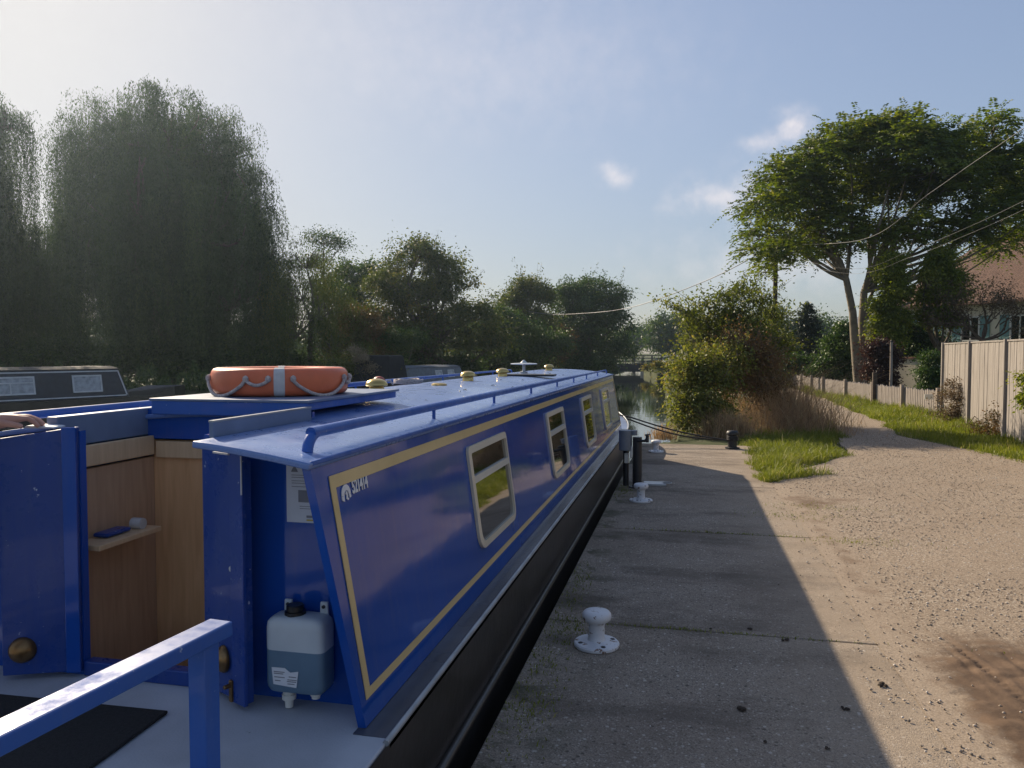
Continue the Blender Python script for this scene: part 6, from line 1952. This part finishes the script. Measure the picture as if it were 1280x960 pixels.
# ------------------------------------------------------------------ the person whose hand rests on the boat
def skin_body(name, nodes, edges, mat, parent, sub=2, root=0):
    """nodes: (x, y, z, rx[, ry]) ; a Skin + Subdivision surface"""
    me = bpy.data.meshes.new(name)
    w = WLOC[parent.name]
    me.from_pydata([Vector(n_[:3]) - w for n_ in nodes], edges, [])
    me.materials.append(mat)
    o = bpy.data.objects.new(name, me)
    COL.objects.link(o); o.parent = parent
    WLOC[o.name] = w
    md = o.modifiers.new('skin', 'SKIN'); md.use_smooth_shade = True
    for i, n_ in enumerate(nodes):
        sv = me.skin_vertices[0].data[i]
        sv.radius = (n_[3], n_[4] if len(n_) > 4 else n_[3])
        sv.use_root = (i == root)
    ss = o.modifiers.new('smooth', 'SUBSURF'); ss.levels = sub; ss.render_levels = sub
    dg = bpy.context.evaluated_depsgraph_get()
    out = bpy.data.meshes.new_from_object(o.evaluated_get(dg))
    bpy.data.objects.remove(o)
    out.name = name
    out.materials.clear(); out.materials.append(mat)
    out.shade_smooth()
    r = bpy.data.objects.new(name, out)
    COL.objects.link(r); r.parent = parent
    WLOC[r.name] = w
    return r


M['jacket'] = simple('grey_knit', (0.16, 0.17, 0.19), .9, var=.15, scale=40)
M['jeans'] = simple('dark_denim', (0.03, 0.04, 0.075), .85, var=.2, scale=40)
M['hair'] = simple('brown_hair', (0.05, 0.03, 0.018), .6, var=.4, scale=60)
BX, BY, BZ = -2.62, 1.62, GZ
person = thing('person', (BX, BY, BZ), 'person at the left edge resting one hand on top of the blue boat', 'person')
pel = (BX, BY, BZ + .93)
N = [(*pel, .13, .10), (BX, BY, BZ + 1.12, .125, .095), (BX, BY + .02, BZ + 1.32, .14, .10), (BX, BY + .02, BZ + 1.43, .075, .07), (BX, BY + .03, BZ + 1.50, .052, .052), (BX, BY + .05, BZ + 1.58, .072, .085), (BX, BY + .05, BZ + 1.68, .072, .09)]
Ed = [(0, 1), (1, 2), (2, 3), (3, 4), (4, 5), (5, 6)]
for sx2 in (-1, 1):
    k = len(N)
    N += [(BX + .09 * sx2, BY, BZ + .86, .085), (BX + .10 * sx2, BY + .02, BZ + .47, .055), (BX + .11 * sx2, BY - .01, BZ + .10, .038), (BX + .12 * sx2, BY + .13, BZ + .035, .032)]
    Ed += [(0, k), (k, k + 1), (k + 1, k + 2), (k + 2, k + 3)]
# left arm hangs; right arm reaches forward to the door top
k = len(N)
N += [(BX - .17, BY, BZ + 1.38, .052), (BX - .23, BY - .03, BZ + 1.10, .042), (BX - .24, BY + .06, BZ + .85, .030), (BX - .24, BY + .09, BZ + .76, .034, .018)]
Ed += [(2, k), (k, k + 1), (k + 1, k + 2), (k + 2, k + 3)]
k = len(N)
WR = Vector((-2.455, 2.285, 1.352))
N += [(BX + .17, BY + .02, BZ + 1.38, .052), (BX + .205, BY + .22, BZ + 1.15, .042), (WR.x - .012, WR.y - .07, WR.z + .004, .040), (WR.x, WR.y, WR.z, .036, .034)]
Ed += [(2, k), (k, k + 1), (k + 1, k + 2), (k + 2, k + 3)]
wr = k + 3
hd = Vector((.62, .78, 0)).normalized()      # the hand points along the boat and a little to the quay
hs = Vector((hd.y, -hd.x, 0))                # towards the viewer's right
pm = WR + hd * .05 + Vector((0, 0, -.002))
N += [(*pm, .040, .031)]; Ed += [(wr, len(N) - 1)]
palm = len(N) - 1
for (u, ln, dz) in ((-.032, .078, 0), (-.011, .088, .002), (.011, .082, .001), (.031, .064, -.002)):
    b0 = WR + hd * .085 + hs * u + Vector((0, 0, .008 + dz))
    k = len(N)
    N += [(*b0, .0135), (*(b0 + hd * ln * .45 + Vector((0, 0, .001))), .0095), (*(b0 + hd * ln * .78 + Vector((0, 0, -.014))), .0095), (*(b0 + hd * ln + Vector((0, 0, -.034))), .008)]
    Ed += [(palm, k), (k, k + 1), (k + 1, k + 2), (k + 2, k + 3)]
k = len(N)
b0 = WR + hd * .035 + hs * .034 + Vector((0, 0, -.006))
N += [(*b0, .014), (*(b0 + hd * .035 + hs * .020 + Vector((0, 0, -.006))), .0115), (*(b0 + hd * .062 + hs * .024 + Vector((0, 0, -.016))), .009)]
Ed += [(wr, k), (k, k + 1), (k + 1, k + 2)]
skin_body('body', N, Ed, M['skin'], person)
TN = [(*pel, .15, .12), (BX, BY, BZ + 1.12, .145, .112), (BX, BY + .02, BZ + 1.32, .158, .116), (BX, BY + .02, BZ + 1.42, .085, .08),
      (BX - .17, BY, BZ + 1.38, .066), (BX - .23, BY - .03, BZ + 1.10, .055), (BX - .24, BY + .06, BZ + .87, .042), (BX + .17, BY + .02, BZ + 1.38, .066), (BX + .205, BY + .22, BZ + 1.15, .055), (WR.x - .012, WR.y - .15, WR.z - .02, .042)]
skin_body('jacket', TN, [(0, 1), (1, 2), (2, 3), (2, 4), (4, 5), (5, 6), (2, 7), (7, 8), (8, 9)], M['jacket'], person)
TN = [(BX, BY, BZ + .90, .145, .115)]
TE = []
for sx2 in (-1, 1):
    k = len(TN)
    TN += [(BX + .09 * sx2, BY, BZ + .82, .098), (BX + .10 * sx2, BY + .02, BZ + .47, .072), (BX + .11 * sx2, BY - .01, BZ + .07, .058)]
    TE += [(0, k), (k, k + 1), (k + 1, k + 2)]
skin_body('trousers', TN, TE, M['jeans'], person)
for sx2 in (-1, 1):
    skin_body('shoe', [(BX + .11 * sx2, BY - .05, BZ + .05, .045, .045), (BX + .115 * sx2, BY + .08, BZ + .04, .045, .035), (BX + .12 * sx2, BY + .19, BZ + .033, .038, .028)], [(0, 1), (1, 2)], M['black_plastic'], person)
skin_body('hair', [(BX, BY - .01, BZ + 1.60, .075, .07), (BX, BY + .01, BZ + 1.72, .085, .085), (BX, BY + .06, BZ + 1.765, .06, .06)], [(0, 1), (1, 2)], M['hair'], person)
mb = MB()
for sx2 in (-1, 1): mb.lathe([(.002, -.012), (.010, -.006), (.012, 0), (.010, .006), (.002, .012)], (BX + .032 * sx2, BY + .128, BZ + 1.635), 10)
mb.build('eyes', M['white_plastic'], person, smooth=60)
mb = MB(); mb.prism([(BX - .012, BY + .13, BZ + 1.60), (BX + .012, BY + .13, BZ + 1.60), (BX, BY + .128, BZ + 1.64)], (0, .025, -.004)); mb.build('nose', M['skin'], person, bevel=.006)

o = MB(); pz = 1.318  # white sheet added to stand for the sunlit edge of the hatch runner
c = WR + hd * .165 + Vector((0, 0, 0))
o.add([(c.x - .06, c.y - .03, pz), (c.x + .06, c.y - .01, pz), (c.x + .05, c.y + .06, pz + .002), (c.x - .06, c.y + .05, pz + .004), (c.x - .05, c.y - .025, pz + .010), (c.x + .055, c.y - .008, pz + .006), (c.x + .048, c.y + .05, pz + .008), (c.x - .055, c.y + .045, pz + .013)],
      [(0, 3, 2, 1), (4, 5, 6, 7), (0, 1, 5, 4), (1, 2, 6, 5), (2, 3, 7, 6), (3, 0, 4, 7)])
tag(o.build('sunlit_edge_sheet', M['paper'], bevel=.002), 'white sheet added in place of a sunlit hatch edge under the fingertips of the hand', 'paper')

# ------------------------------------------------------------------ hazy air, also standing in for veiling glare of the lens
hm, hn, hl, hb = new_mat('haze_and_lens_glare')
hn.remove(hb)
pv = hn.new('ShaderNodeVolumePrincipled')
pv.inputs['Color'].default_value = (0.66, 0.82, 1.0, 1)
pv.inputs['Density'].default_value = 0.0005
pv.inputs['Anisotropy'].default_value = 0.7
hl.new(pv.outputs[0], hn['Material Output'].inputs['Volume'])
mb = MB(); mb.box((-20, 70, 9.25), (220, 230, 22.5))
hz = mb.build('haze', hm)
tag(hz, 'thin bright haze in the air, also imitating lens glare', 'haze', kind='stuff')
